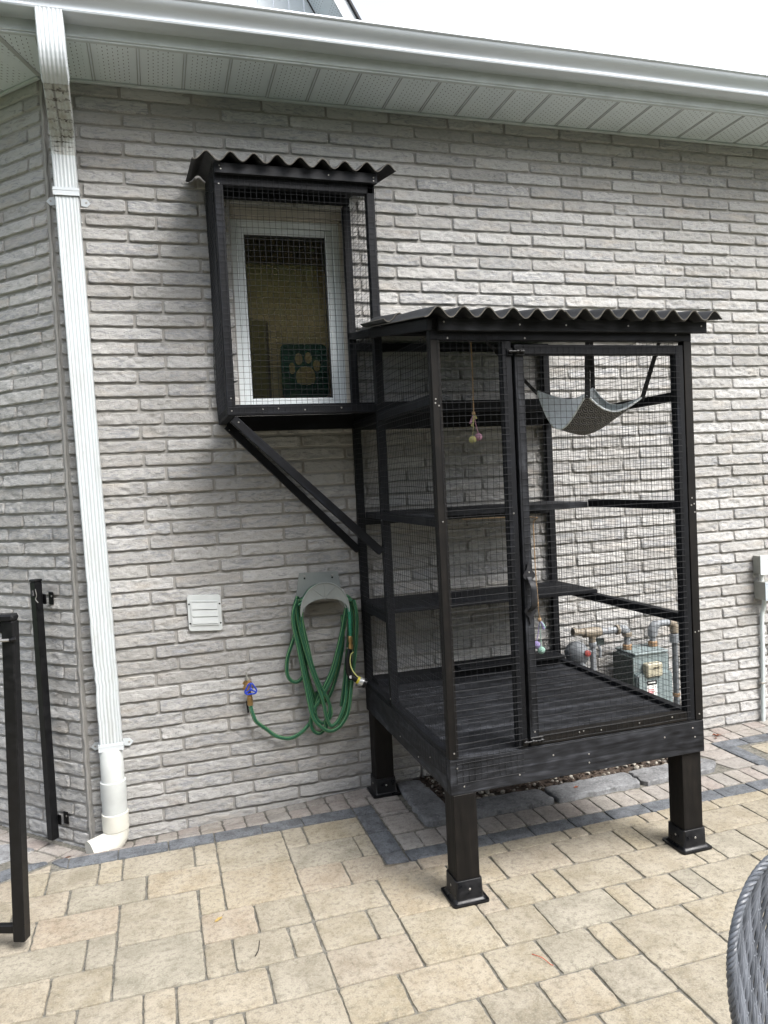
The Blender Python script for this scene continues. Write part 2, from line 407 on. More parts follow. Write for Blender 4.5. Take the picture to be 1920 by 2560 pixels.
def courses_main():
    out = []
    for C in range(-2 if False else 0, 55):
        zc = (52.5 - C) * CH; z0, z1 = zc - CH / 2 + g, zc + CH / 2 - g
        z0 += random.uniform(-.0012, .0012); z1 += random.uniform(-.0012, .0012)
        ks = []
        for k in range(-3, 24):
            if C % 2 == 0: x = k * BL
            elif C < 23: x = (k + .5) * BL - .032
            else: x = (k + .5) * BL - .058
            ks.append(x + random.uniform(-.006, .006))
        for a, b in zip(ks[:-1], ks[1:]):
            a2, b2 = max(a, XC + .008) + g, b - g
            if b2 < XC + .03 or a2 > 7.2: continue
            z1c = min(z1, ZS - .004)
            if z1c > OZ0 and z0 < OZ1 and b2 > OX0 and a2 < OX1:
                if a2 < OX0: out.append((a2, OX0 - .004, z0, z1c))
                if b2 > OX1: out.append((OX1 + .004, b2, z0, z1c))
                if z1c > OZ1 + .015: out.append((max(a2, OX0), min(b2, OX1), OZ1 + .004, z1c))
                if z0 < OZ0 - .015: out.append((max(a2, OX0), min(b2, OX1), z0, OZ0 - .004))
            else: out.append((a2, b2, z0, z1c))
    return out
wall = brick_mesh(courses_main(), lambda s, d, z: (s, -d, z), 'brick_wall', house)
def courses_left():
    out = []
    for C in range(0, 57):
        zc = (52.5 - C) * CH; z0, z1 = zc - CH / 2 + g, min(zc + CH / 2 - g, ZS - .004)
        base = .12 if C % 2 else .345
        ks = [.022] + [base + k * .352 + random.uniform(-.012, .012) for k in range(0, 11)]
        for a, b in zip(ks[:-1], ks[1:]): out.append((a + (g if a > .03 else 0), b - g, z0, z1))
    return out
Q = math.sqrt(.5)
lwall = brick_mesh(courses_left(), lambda s, d, z: (XC - s * Q - d * Q, s * Q - d * Q, z), 'side_brick_wall', house, .0085)
m = MB()      # mortar sheets (with the window opening left open)
def quad(mb, x0, x1, z0, z1, y=.0035): mb.add([(x0, y, z0), (x1, y, z0), (x1, y, z1), (x0, y, z1)], [[0, 1, 2, 3]], MM)
quad(m, XC, OX0, -.3, ZS); quad(m, OX1, 7.2, -.3, ZS); quad(m, OX0, OX1, OZ1, ZS); quad(m, OX0, OX1, -.3, OZ0)
for a, b in (((OX0, OZ0), (OX0, OZ1)), ((OX1, OZ0), (OX1, OZ1)), ((OX0, OZ1), (OX1, OZ1)), ((OX0, OZ0), (OX1, OZ0))):
    m.add([(a[0], .006, a[1]), (b[0], .006, b[1]), (b[0], .2, b[1]), (a[0], .2, a[1])], [[0, 1, 2, 3]], MM)
m.build('mortar', wall, recalc=False)
m = MB(); q0 = (XC + .0022, .0022)
m.add([(XC - 4 * Q + .0022, 4 * Q + .0022, -.3), (q0[0], q0[1], -.3), (q0[0], q0[1], ZS), (XC - 4 * Q + .0022, 4 * Q + .0022, ZS)], [[0, 1, 2, 3]], MM)
m.build('mortar', lwall, recalc=False)
# raked mortar bead down the corner
m = MB(True); pts = [(XC - .002 + .002 * math.sin(i * 1.7), .001, -.2 + i * .04) for i in range(96)]
pts = [p for p in pts if p[2] < ZS]; m.tube(pts, [.0065 + .0022 * math.sin(i * 2.3) for i in range(len(pts))], MM, 8); m.build('corner_mortar', house)

# ---- eaves
HX = XC - .355 * .4142                 # hip corner of the fascia line
def rib(mb, x, w=.006): mb.box(x - w / 2, x + w / 2, -.355, -.012, ZS - .0035, ZS + .003, SOF2, .001)
SOF2 = simple('soffit_rib', (.36, .38, .38), .5, var=.05)
m = MB()
def sof_uv(mb, pts, org, du, dv):
    uv = [((p[0] - org[0]) * du[0] + (p[1] - org[1]) * du[1], (p[0] - org[0]) * dv[0] + (p[1] - org[1]) * dv[1]) for p in pts]
    mb.add([(p[0], p[1], ZS) for p in pts], [list(range(len(pts)))], SOF, [uv])
sof_uv(m, [(XC, .02), (7.2, .02), (7.2, -.36), (HX, -.36)], (-.112, 0), (1, 0), (0, -1))
ld = (-Q, Q); ln = (-Q, -Q)
far = (XC - 4 * Q, 4 * Q)
sof_uv(m, [(XC, .02), (HX, -.36), (far[0] - .36 * Q, far[1] - .36 * Q), far], (XC, 0), ld, ln)
for i in range(-1, 36):
    x = -.112 + i * .2035
    if x < 7: rib(m, x - .006, .004); rib(m, x + .006, .004)
for i in range(0, 18):
    s_ = .05 + i * .2035
    for ds in (-.006, .006):
        a = Vector((XC, 0, ZS)) + Vector((*ld, 0)) * (s_ + ds)
        if s_ > .17: m.board(a + Vector((*ln, 0)) * .012, a + Vector((*ln, 0)) * .355, .004, .005, SOF2, bev=.001)
m.board((XC, 0, ZS - .001), (HX, -.36, ZS - .001), .022, .006, SOF2, bev=.001)
m.build('soffit', house, recalc=False)
m = MB()
m.box(XC, 7.2, -.022, -.004, ZS - .014, ZS - .002, FAS, .002)
m.board((XC - .01 * Q, -.01, ZS - .008), (far[0] - .012, far[1] - .012, ZS - .008), .016, .012, FAS)
m.build('soffit_trim', house)
m = MB()
m.box(HX - .01, 7.2, -.372, -.355, ZS - .004, ZS + .15, FAS, .002)
m.box(HX - .012, 7.2, -.366, -.345, ZS - .012, ZS - .003, FAS, .002)
fl = Vector((far[0] - .363 * Q, far[1] - .363 * Q, ZS + .073))
m.board((HX - .004, -.363, ZS + .073), fl, .017, .154, FAS)
m.build('fascia', house)
def gutter_profile():
    P = [(-.372, ZS + .140), (-.372, ZS + .047), (-.452, ZS + .047), (-.457, ZS + .050), (-.459, ZS + .056), (-.456, ZS + .061)]
    for i in range(13):
        t = i / 12; P.append((-.456 - .040 * (t ** 1.25) + .005 * math.sin(t * math.pi * 2), ZS + .061 + .066 * t))
    P += [(-.500, ZS + .129), (-.503, ZS + .134), (-.501, ZS + .140), (-.495, ZS + .141), (-.491, ZS + .137)]
    return P
m = MB(True); pr = gutter_profile(); N = len(pr)
lx = [x for x in np.linspace(-1, 7.2, 42)]
def gpt(i, x): return None
xs = [HX - (.0) ] + [x for x in np.linspace(-.3, 7.2, 40)]
vs = []
for x in xs:
    for (y, z) in pr:
        xx = x if x > -.4 else XC + (y) * .4142
        vs.append((xx, y, z + .0012 * math.sin(x * 3.1)))
fs = [[i * N + j, i * N + j + 1, (i + 1) * N + j + 1, (i + 1) * N + j] for i in range(len(xs) - 1) for j in range(N - 1)]
m.add(vs, fs, GUT)
vs = []
for s_ in (0, 4):
    for (y, z) in pr:
        c = Vector((XC + y * .4142, y)); d = Vector(ld) * s_
        vs.append((c.x + d.x, c.y + d.y, z))
m.add(vs, [[j, j + 1, N + j + 1, N + j] for j in range(N - 1)], GUT)
gt = m.build('gutter', house, recalc=False)
sl = gt.modifiers.new('s', 'SOLIDIFY'); sl.thickness = .0012
m = MB()
m.add([(-1.2, -.49, ZS + .145), (7.2, -.49, ZS + .145), (7.2, 5, ZS + .145 + 5.49 * .40), (-1.2, 5, ZS + .145 + 5.49 * .40)], [[0, 1, 2, 3]], simple('shingles', (.06, .058, .055), .95, var=.4, scale=30, bump=.6))
m.build('roof', house, recalc=False)
# ---- gable above the eaves: vertical siding, perforated rake soffit, rake fascia
SIDING = simple('white_vinyl_siding', (.80, .85, .88), .5, var=.03); gb = MB(); GY = 1.5; sl_ = -1.76
def rx(z): return 1.28 + (5.065 - z) / 1.76
for i in range(-14, 9):
    x0 = .608 + i * .1085
    if x0 > 1.75: break
    x1 = x0 + .1075; zt0 = 5.065 + (1.28 - x0) * 1.76; zt1 = 5.065 + (1.28 - x1) * 1.76
    if max(zt0, zt1) < 4.4: continue
    zb = 4.3
    b0 = max(zb + .01, zt0); b1 = max(zb + .005, zt1)
    gb.add([(x0, GY, zb), (x1 - .006, GY, zb), (x1 - .006, GY, b1 + .01), (x0, GY, b0), (x1 - .006, GY + .008, zb), (x1, GY + .008, zb), (x1 - .006, GY + .008, b1 + .01), (x1, GY + .008, b1)],
           [[0, 1, 2, 3], [1, 4, 6, 2], [4, 5, 7, 6]], SIDING)
gb.build('gable_siding', house, recalc=False)
A_, B_ = Vector((1.765, 0, 4.21)), Vector((rx(8.0), 0, 8.0)); dd = (B_ - A_).normalized(); nn = Vector((-dd.z, 0, dd.x)) * -1
m = MB()
L_ = (B_ - A_).length; p0, p1, p2, p3 = [A_ + Vector((0, GY, 0)), B_ + Vector((0, GY, 0)), B_ + Vector((0, 1.16, 0)), A_ + Vector((0, 1.16, 0))]
m.add([p0, p1, p2, p3], [[0, 1, 2, 3]], SOF, [[(0, 0), (L_, 0), (L_, .36), (0, .36)]]); m.build('rake_soffit', house, recalc=False)
m = MB()
m.board(A_ + nn * .03 + Vector((0, 1.15, 0)), B_ + nn * .03 + Vector((0, 1.15, 0)), .02, .085, WHITE, up=nn)
m.board(A_ + nn * .008 + Vector((0, 1.49, 0)), B_ + nn * .008 + Vector((0, 1.49, 0)), .02, .02, BLK, up=nn)
m.build('rake_fascia', house)
m = MB()
m.board(A_ + nn * .082 + Vector((0, 1.32, 0)), B_ + nn * .082 + Vector((0, 1.32, 0)), .40, .016, simple('shingle_edge', (.05, .05, .052), .9), up=nn)
m.build('gable_roof', house)

# ---- window
win = bpy.data.objects.new('window', None); COL.objects.link(win); win.parent = house; win.location = (.78, .06, 2.0); win.matrix_parent_inverse = world(house).inverted()
def frame_mesh(name, x0, x1, z0, z1, w, y0, y1, mat, bev=.003):
    m = MB(); m.box(x0, x0 + w, y0, y1, z0, z1, mat, bev); m.box(x1 - w, x1, y0, y1, z0, z1, mat, bev)
    m.box(x0 + w, x1 - w, y0 + .0005, y1, z1 - w, z1, mat, bev); m.box(x0 + w, x1 - w, y0 + .0005, y1, z0, z0 + w, mat, bev)
    return m.build(name, win)
m = MB(); m.box(OX0 + .001, OX1 - .001, .022, .10, 3.012, OZ1 - .002, BEIGE); m.box(OX0 + .001, OX1 - .02, .030, .10, 3.001, 3.0115, BEIGE); m.box(1.055, OX1 - .001, .035, .10, OZ0 + .002, 3.0, BEIGE); m.build('brick_mould', win)
frame_mesh('frame', OX0 + .001, 1.0545, OZ0 + .02, 3.0005, .034, .05, .11, VINYL)
frame_mesh('sash', .5225, 1.020, 2.055, 2.966, .036, .064, .12, VINYL, .004)
frame_mesh('gasket', .5575, .985, 2.0900, 2.931, .006, .070, .088, simple('black_gasket', (.02, .02, .02), .5), .001)
def mat_glass():
    k = NT('window_glass'); t = k.t
    tr = k.n('ShaderNodeBsdfTransparent'); tr.inputs[0].default_value = (.96, .96, .92, 1)
    gl = k.n('ShaderNodeBsdfGlossy'); gl.inputs['Roughness'].default_value = 0.01; gl.inputs[0].default_value = (.9, .95, .9, 1)
    fr = k.n('ShaderNodeFresnel'); fr.inputs[0].default_value = 1.8
    mx = k.n('ShaderNodeMixShader'); t.links.new(fr.outputs[0], mx.inputs[0]); t.links.new(tr.outputs[0], mx.inputs[1]); t.links.new(gl.outputs[0], mx.inputs[2])
    t.links.new(mx.outputs[0], k.out.inputs[0]); return k.m
m = MB(); m.add([(.55, .086, 2.075), (1.0, .086, 2.075), (1.0, .086, 2.95), (.55, .086, 2.95)], [[0, 1, 2, 3]], mat_glass()); m.build('glass_pane', win, recalc=False)
# cat flap with a paw print, and what shows of the room
m = MB(); FG = simple('dark_green_flap', (.012, .10, .075), .35, var=.4, scale=9); PW = simple('tan_paw', (.62, .50, .26), .6)
def rrect(x0, x1, z0, z1, r, n=6):
    P = []
    for cx, cz, a0 in ((x1 - r, z1 - r, 0), (x0 + r, z1 - r, 90), (x0 + r, z0 + r, 180), (x1 - r, z0 + r, 270)):
        for i in range(n + 1): a = R(a0 + 90 * i / n); P.append((cx + r * math.cos(a), cz + r * math.sin(a)))
    return P
def ell(cx, cz, a, b, rot=0, n=20):
    return [(cx + a * math.cos(t) * math.cos(rot) - b * math.sin(t) * math.sin(rot), cz + a * math.cos(t) * math.sin(rot) + b * math.sin(t) * math.cos(rot)) for t in [2 * math.pi * i / n for i in range(n)]]
xz = lambda a, b, d: (a, d, b)
m.prism(rrect(.722, .968, 2.098, 2.378, .025), FG, xz, .100, .112)
m.prism(rrect(.975, .987, 2.06, 2.4, .002), simple('tan_strip', (.32, .25, .13), .6), xz, .10, .112)
def C1(u, v):   # photo crop to the flap plane, measured once
    return (.722 + (u - 765) / 335 * .246, 2.378 - (v - 1510) / 385 * .280)
pad = [C1(*q) for q in [(938, 1668), (975, 1675), (1000, 1705), (1008, 1750), (998, 1790), (965, 1805), (938, 1800), (905, 1805), (875, 1790), (866, 1755), (872, 1710), (900, 1678)]]
m.prism(pad[::-1], PW, xz, .0975, .100)
for u, v, a, b in ((893, 1617, .020, .031), (962, 1608, .019, .030), (1021, 1665, .019, .031), (840, 1684, .016, .030)):
    c = C1(u, v); m.prism(ell(c[0], c[1], a, b), PW, xz, .0975, .100)
m.build('cat_flap', win)
m = MB(); RM = simple('room_wall', (.76, .63, .38), .8, var=.12, scale=2); YP = simple('yellow_panel', (.34, .29, .12), .6, var=.12, scale=3); BR = simple('room_brown', (.16, .13, .09), .7)
m.add([(.2, 0.165, 1.7), (1.6, 0.165, 1.7), (1.6, 0.165, 3.3), (.2, 0.165, 3.3), (.2, .155, 1.7), (1.6, .155, 1.7), (1.6, .155, 3.3), (.2, .155, 3.3)], [[0, 1, 2, 3], [4, 0, 3, 7], [1, 5, 6, 2], [4, 5, 1, 0], [3, 2, 6, 7]], RM)
m.add([(.2, .155, 1.7), (OX0 + .01, .2, 1.7), (OX0 + .01, .2, 3.3), (.2, .155, 3.3)], [[0, 1, 2, 3]], RM); m.add([(OX1 - .01, .2, 1.7), (1.6, .155, 1.7), (1.6, .155, 3.3), (OX1 - .01, .2, 3.3)], [[0, 1, 2, 3]], RM)
m.add([(OX0, .2, OZ1), (OX1, .2, OZ1), (OX1, .2, 3.3), (OX0, .2, 3.3)], [[0, 1, 2, 3]], RM); m.add([(OX0, .2, 1.7), (OX1, .2, 1.7), (OX1, .2, OZ0), (OX0, .2, OZ0)], [[0, 1, 2, 3]], RM)
m.build('room', win, recalc=False)
m = MB(); m.prism([(.50, 2.02), (.655, 2.02), (.655, 2.505), (.50, 2.535)], YP, xz, .135, .15); m.prism([(.655, 2.02), (.668, 2.02), (.668, 2.50), (.655, 2.505)], BR, xz, .134, .152); m.build('yellow_panel', win)
m = MB(); m.box(.55, 1.0, .125, .14, 2.80, 2.96, simple('brown_blind', (.30, .24, .15), .6)); m.build('blind', win)

# ================================================================ GROUND
def dip(x, y):
    a = min(max((1.0 - x) / 1.2, 0), 1.15); t = min(max((y + .24) / .20, 0), 1); return -.066 * a * t * t * (3 - 2 * t)
m = MB(); G1_ = simple('lawn', (.05, .08, .03), .95, var=.3, scale=3)
m.add([(-900, -900, -.12), (900, -900, -.12), (900, 900, -.12), (-900, 900, -.12)], [[0, 1, 2, 3]], G1_); struct(m.build('ground', recalc=False))
m = MB(); xs = list(np.arange(-3.6, 6.2, .2)); ys = [-6.4, -3, -1, -.5] + list(np.arange(-.3, .01, .03)) + [.3, 1, 3]
vs = [(x, y, -.0065 + dip(x, y)) for y in ys for x in xs]; nx = len(xs)
m.add(vs, [[j * nx + i, j * nx + i + 1, (j + 1) * nx + i + 1, (j + 1) * nx + i] for j in range(len(ys) - 1) for i in range(nx - 1)], SAND)
struct(m.build('joint_sand', recalc=False))
def paver(mb, poly, mat, z=0., gap=.0027, th=.022, rough=1.25, bev=.0034, tilt=1.0):
    n = len(poly); P = [Vector(p) for p in poly]
    area = sum(P[i].x * P[(i + 1) % n].y - P[(i + 1) % n].x * P[i].y for i in range(n))
    if area < 0: P = P[::-1]
    def inset(d):
        out = []
        for i in range(n):
            a, b, c = P[i - 1], P[i], P[(i + 1) % n]; e1 = (b - a).normalized(); e2 = (c - b).normalized()
            n1 = Vector((-e1.y, e1.x)); n2 = Vector((-e2.y, e2.x)); k = 1 + n1.dot(n2)
            out.append(b + (n1 + n2) * (d / max(k, .3)))
        return out
    seg = []; gi = [gap + random.uniform(-.0012, .0018) for _ in range(1)][0]
    base = inset(gi)
    for i in range(n): seg.append(max(2, int((P[(i + 1) % n] - P[i]).length / .022)))
    tx, ty = random.uniform(-1, 1) * .006 * tilt, random.uniform(-1, 1) * .006 * tilt; cx = sum((p for p in P), Vector((0, 0))) / n; lift = random.uniform(-.0012, .0012) * tilt
    jit = [[random.gauss(0, 1) * .0009 * rough for _ in range(sg)] for sg in seg]
    rcorner = .0035
    rings = []
    for d, zz in ((gi - .0005, -th), (gi, -.006), (gi + bev * .45, -.0018), (gi + bev * 1.5, -.0002), (gi + bev * 2.3, 0)):
        Q_ = inset(d); ring = []
        for i in range(n):
            a, b = Q_[i], Q_[(i + 1) % n]; e = (b - a); nrm = Vector((-e.y, e.x)).normalized()
            for k in range(seg[i]):
                t = k / seg[i]; p = a + e * t + nrm * (jit[i][k] * (1 if d < gi + .006 else .4))
                if k == 0: p = p + (cx - p).normalized() * rcorner * rough * .8
                ring.append((p.x, p.y, z + zz + dip(p.x, p.y) + lift + (p.x - cx.x) * tx + (p.y - cx.y) * ty))
        rings.append(ring)
    M_ = len(rings[0]); vs = [q for r in rings for q in r]; fs = []
    for r in range(len(rings) - 1):
        for j in range(M_): fs.append([r * M_ + j, r * M_ + (j + 1) % M_, (r + 1) * M_ + (j + 1) % M_, (r + 1) * M_ + j])
    top = (len(rings) - 1) * M_; ci = len(vs); vs.append((cx.x, cx.y, z + dip(cx.x, cx.y) + lift))
    for j in range(M_): fs.append([top + j, top + (j + 1) % M_, ci])
    mb.add(vs, fs, mat, rnd=(random.random(), random.random()))
def KX(k): return 1.13 + .1010 * k
def RY(j): return {0: -.325, 1: -.521, 2: -.720, 3: -.920, 4: -1.1165, 5: -1.3155, 6: -1.5165, 7: -1.7165, 8: -1.909}.get(j, -1.909 - (j - 8) * .1995)
def RYh(h):      # half rows
    j = h // 2; return RY(j) if h % 2 == 0 else (RY(j) + RY(j + 1)) / 2
KB = (.90 - 1.13) / .101                       # border's outer edge
patio = MB(); used = set()
def yb(x): return -.245 - max(0, -.50 - x) * .545
def cut(x0, x1, y0, y1):
    a, b = min(y1, yb(x0)), min(y1, yb(x1))
    if x0 > -.5 or y1 < -1.2: return [(x0, y0), (x1, y0), (x1, y1), (x0, y1)]
    if b < y0 + .03: return None
    if a < y0 + .012:
        xi = x0 + (x1 - x0) * (y0 + .012 - a) / max(b - a, 1e-4); return [(xi, y0), (x1, y0), (x1, b)]
    return [(x0, y0), (x1, y0), (x1, b), (x0, a)]
def cell(k0, k1, h0, h1):
    for k in range(k0, k1):
        for h in range(h0, h1): used.add((k, h))
def S_(k0, k1, j0, j1, poly=None):
    h0, h1 = int(round(j0 * 2)), int(round(j1 * 2)); cell(int(math.floor(k0)), int(math.ceil(k1)), h0, h1)
    x0, x1, y0, y1 = KX(k0), KX(k1), RYh(h1), RYh(h0)
    poly = poly or cut(x0, x1, y0, y1)
    if poly: paver(patio, poly, PAV)
# explicit stones, read off the photograph
LST = [(-16, -14, 0, 1), (-14, -13, 0, 1), (-13, -10, 0, 1), (-10, -9, 0, 1), (-9, -6, 0, 1.5), (-6, -5, 0, 1), (-5, KB, 0, 1),
 (-20, -17, 1, 2), (-17, -15, 1, 2), (-15, -12, 1, 2), (-12, -9, 1, 2), (-9, -6, 1.5, 3), (-6, -3, 1, 2), (-3, KB, 1, 2),
 (-19, -16, 2, 3), (-16, -13, 2, 3), (-13, -10, 2, 3.5), (-10, -9, 2, 3), (-6, -4, 2, 3),
 (-17, -14, 3, 4), (-14, -13, 3, 4), (-13, -10, 3.5, 5), (-10, -8, 3, 4), (-8, -6, 3, 4), (-6, -3, 3, 4), (-3, 0, 3, 4.5), (0, 2, 3, 4), (2, 5, 3, 4), (5, 8, 3, 4), (8, 9, 3, 4), (9, 12, 3, 4), (12, 15, 3, 4), (15, 17, 3, 4), (17, 20, 3, 4),
 (-18, -15, 4, 5), (-15, -13, 4, 5), (-10, -9, 4, 5), (-9, -7, 4, 5), (-7, -6, 4, 5), (-6, -4, 4, 5), (-4, -3, 4, 5), (-3, 0, 4.5, 6), (0, 1, 4, 5), (1, 3, 4, 5), (3, 4, 4, 5), (4, 7, 4, 5), (7, 10, 4, 5), (10, 11, 4, 5), (11, 13, 4, 5), (13, 16, 4, 5),
 (-17, -14, 5, 6), (-14, -12, 5, 6), (-12, -11, 5, 6), (-11, -8, 5, 6), (-8, -6, 5, 6), (-6, -3, 5, 6), (0, 2, 5, 6), (2, 5, 5, 6), (5, 6, 5, 6), (6, 8, 5, 6), (8, 9, 5, 6), (9, 12, 5, 6), (12, 15, 5, 6),
 (-13, -10, 6, 7), (-10, -9, 6, 7), (-9, -6, 6, 7), (-6, -4, 6, 7), (-4, -1, 6, 7), (-1, 1, 6, 7), (1, 3, 6, 7), (3, 4, 6, 7), (4, 7, 6, 7.5), (7, 10, 6, 7),
 (-5, -2, 7, 8), (-2, 0, 7, 8), (0, 2, 7, 8), (2, 4, 7, 8), (4, 7, 7.5, 9), (-2, 1, 8, 9), (1, 4, 8, 9)]
for a in LST: S_(*a)
bx, by = .90, -.836
# the L-shaped stone that wraps the border's corner, cut stones below the border
S_(-4, -1, 2, 3, [(KX(-4), RY(3)), (KX(-1), RY(3)), (KX(-1), by - .002), (bx - .002, by - .002), (bx - .002, RY(2)), (KX(-4), RY(2))])
for k0, k1 in ((-1, 1), (1, 3), (3, 6), (6, 7), (7, 10), (10, 11), (11, 14), (14, 17), (17, 18), (18, 20)):
    used.update((k, 5) for k in range(k0, k1)); x0, x1 = KX(k0), KX(k1)
    paver(patio, [(x0, RY(3)), (x1, RY(3)), (x1, -.830), (x0, -.830)], PAV)
# everything inside the planter rectangle and towards the wall is not yellow stone
for k in range(-60, 70):
    for h in range(-14, 6):
        x = KX(k)
        if (h < 0 and (x > -.52 or h < -2)) or (.86 < x < 3.16): used.add((k, h))
for h in range(-2, 62):
    k = -42
    while k < 48:
        if (k, h) in used: k += 1; continue
        tall = (k, h + 1) not in used
        run = 1
        while run < 3 and (k + run, h) not in used and ((k + run, h + 1) not in used) == tall: run += 1
        w = min(run, random.choice([1, 2, 2, 3, 3, 3])); hh = 2 if tall else 1
        if tall and w == 3 and random.random() < .25 and all((k + i, h + 2) not in used for i in range(3)): hh = 3
        x0, x1 = KX(k), KX(k + w); y0, y1 = RYh(h + hh), RYh(h)
        cell(k, k + w, h, h + hh)
        poly = cut(x0, x1, y0, y1)
        if x1 > XC - 2.6 and poly and x0 < 5.6: paver(patio, poly, PAV)
        k += w
# charcoal border
def strip(p0, p1, w, side, lens):
    p0 = Vector(p0); p1 = Vector(p1); d = (p1 - p0); L = d.length; d.normalize(); n_ = Vector((-d.y, d.x)) * side; t = 0
    while t < L - .01:
        l = min(random.choice(lens), L - t)
        if L - t - l < .06: l = L - t
        a, b = p0 + d * t, p0 + d * (t + l); paver(patio, [a, b, b + n_ * w, a + n_ * w], PAVD, gap=.0018, rough=.8, bev=.003); t += l
strip((-.42, -.320), (.90, -.320), .098, 1, [.2, .21, .22]); strip((.90, -.222), (1.005, -.222), .098, -1, [.12])
strip((.90, -.320), (.90, -.836), .105, 1, [.205]); strip((1.005, -.836), (3.185, -.836), .1, 1, [.2, .21])
strip((3.083, -.736), (3.083, -.300), .1, -1, [.2]); strip((3.083, -.300), (5.6, -.300), .095, 1, [.2])
paver(patio, [(-.42, -.320), (-.42, -.222), (-.455, -.135), (-.50, -.235)], PAVD, gap=.0018)
strip((-.505, -.235), (-1.6, -.83), .098, -1, [.21])
# yellow stones left of the diagonal border are filled above; grey cobbles between border and wall
x = -.37
while x < .90:
    w = random.choice([.10, .105, .11]); paver(patio, [(x, -.218), (x + w, -.218), (x + w, -.095 if x < .9 else -.1), (x, -.095)], PAVG, rough=1.4)
    paver(patio, [(x, -.093), (x + w, -.093), (x + w, -.012), (x, -.012)], PAVG, rough=1.6); x += w
for a, b, c, d in ((1.008, -.222, 1.16, -.335), (1.008, -.338, 1.165, -.375), (1.008, -.378, 1.168, -.57), (.92, -.012, 1.08, -.12), (1.082, -.012, 1.18, -.12), (.915, -.122, 1.0, -.218), (1.003, -.122, 1.16, -.218)):
    paver(patio, [(a, b), (c, b), (c, d), (a, d)], PAVG, rough=1.6)
x = 1.01
while x < 2.92:
    w = .1015; paver(patio, [(x, -.733), (x + w, -.733), (x + w, -.578), (x, -.578)], PAVG, rough=1.6); x += w
while x < 3.08: paver(patio, [(x, -.733), (x + .085, -.733), (x + .085, -.578), (x, -.578)], PAVG, rough=1.6); x += .085
for j, (y0, y1) in enumerate(((-.575, -.44), (-.437, -.30), (-.297, -.205))):
    paver(patio, [(2.93, y0), (3.08, y0), (3.08, y1), (2.89, y1)], PAVG, rough=1.4)
x = 2.86
while x < 5.6:
    w = random.choice([.1, .12, .15]); paver(patio, [(x, -.203), (x + w, -.203), (x + w, -.108), (x, -.108)], PAVG, rough=1.4)
    w2 = w; paver(patio, [(x, -.105), (x + w2, -.105), (x + w2, -.012), (x, -.012)], PAVG, rough=1.4); x += w
for i in range(7):                                   # grey stones left of the downspout, along the side wall
    for r_, (o0, o1) in enumerate(((.02, .105), (.108, .20))):
        s0 = -.05 + i * .16
        f_ = lambda s, o: (XC - s * Q - o * Q - .0, s * Q - o * Q - .02)
        paver(patio, [f_(s0, o0), f_(s0, o1), f_(s0 + .158, o1), f_(s0 + .158, o0)], PAVG, rough=1.3)
patio_o = struct(patio.build('patio_paving', smooth=True, recalc=False))
# flagstones round the planter bed
m = MB()
def flag(poly, z=.022):
    paver(m, poly, FLAG, z=z, gap=.004, th=.04, rough=3.5, bev=.008, tilt=1.5)
flag([(1.175, -.565), (1.33, -.575), (1.34, -.40), (1.32, -.06), (1.185, -.05)]); flag([(1.335, -.575), (1.86, -.575), (1.85, -.415), (1.345, -.40)])
flag([(1.865, -.575), (2.36, -.57), (2.37, -.405), (1.86, -.42)]); flag([(2.365, -.57), (2.80, -.565), (2.90, -.49), (2.86, -.40), (2.375, -.405)]); flag([(2.72, -.395), (2.86, -.395), (2.85, -.05), (2.73, -.05)])
flag([(-.60, .10), (-.74, .235), (-1.3, .2), (-1.0, -.12)], .0); flag([(-1.01, -.13), (-1.32, .2), (-1.9, .3), (-1.6, -.4)], .0)
struct(m.build('flagstone_edging', smooth=True, recalc=False))
m = MB(); PEB = mat_paver('pebble', [(.16, .145, .12), (.28, .26, .23), (.12, .11, .10), (.34, .32, .28)], scale=2)
SOIL = simple('bark_soil', (.05, .035, .025), .95, var=.6, scale=50, bump=.8)
m.add([(1.3, -.42, -.004), (2.75, -.42, -.004), (2.75, 0, -.004), (1.3, 0, -.004)], [[0, 1, 2, 3]], SOIL)
for i in range(700):
    cx_, cy_ = random.uniform(1.33, 2.73), random.uniform(-.41, -.01); r_ = random.uniform(.005, .015); a0 = random.random() * 3
    vs = []; sq = random.uniform(.5, .8)
    for a, b in ((0, 90), (0, 20), (72, 25), (144, 18), (216, 24), (288, 20), (36, -30), (108, -30), (180, -30), (252, -30), (324, -30)):
        rr = r_ * random.uniform(.8, 1.2); A = R(a) + a0; B = R(b); vs.append((cx_ + rr * math.cos(A) * math.cos(B) * random.uniform(.8, 1.3), cy_ + rr * math.sin(A) * math.cos(B), .002 + r_ * .4 + rr * math.sin(B) * sq))
    fs = [[0, 1 + j, 1 + (j + 1) % 5] for j in range(5)] + [[1 + j, 6 + j, 1 + (j + 1) % 5] for j in range(5)] + [[6 + j, 6 + (j + 1) % 5, 1 + (j + 1) % 5] for j in range(5)]
    m.add(vs, fs, PEB if random.random() < .45 else SOIL, rnd=(random.random(), random.random()))
struct(m.build('planter_gravel', smooth=False, recalc=False), 'stuff')

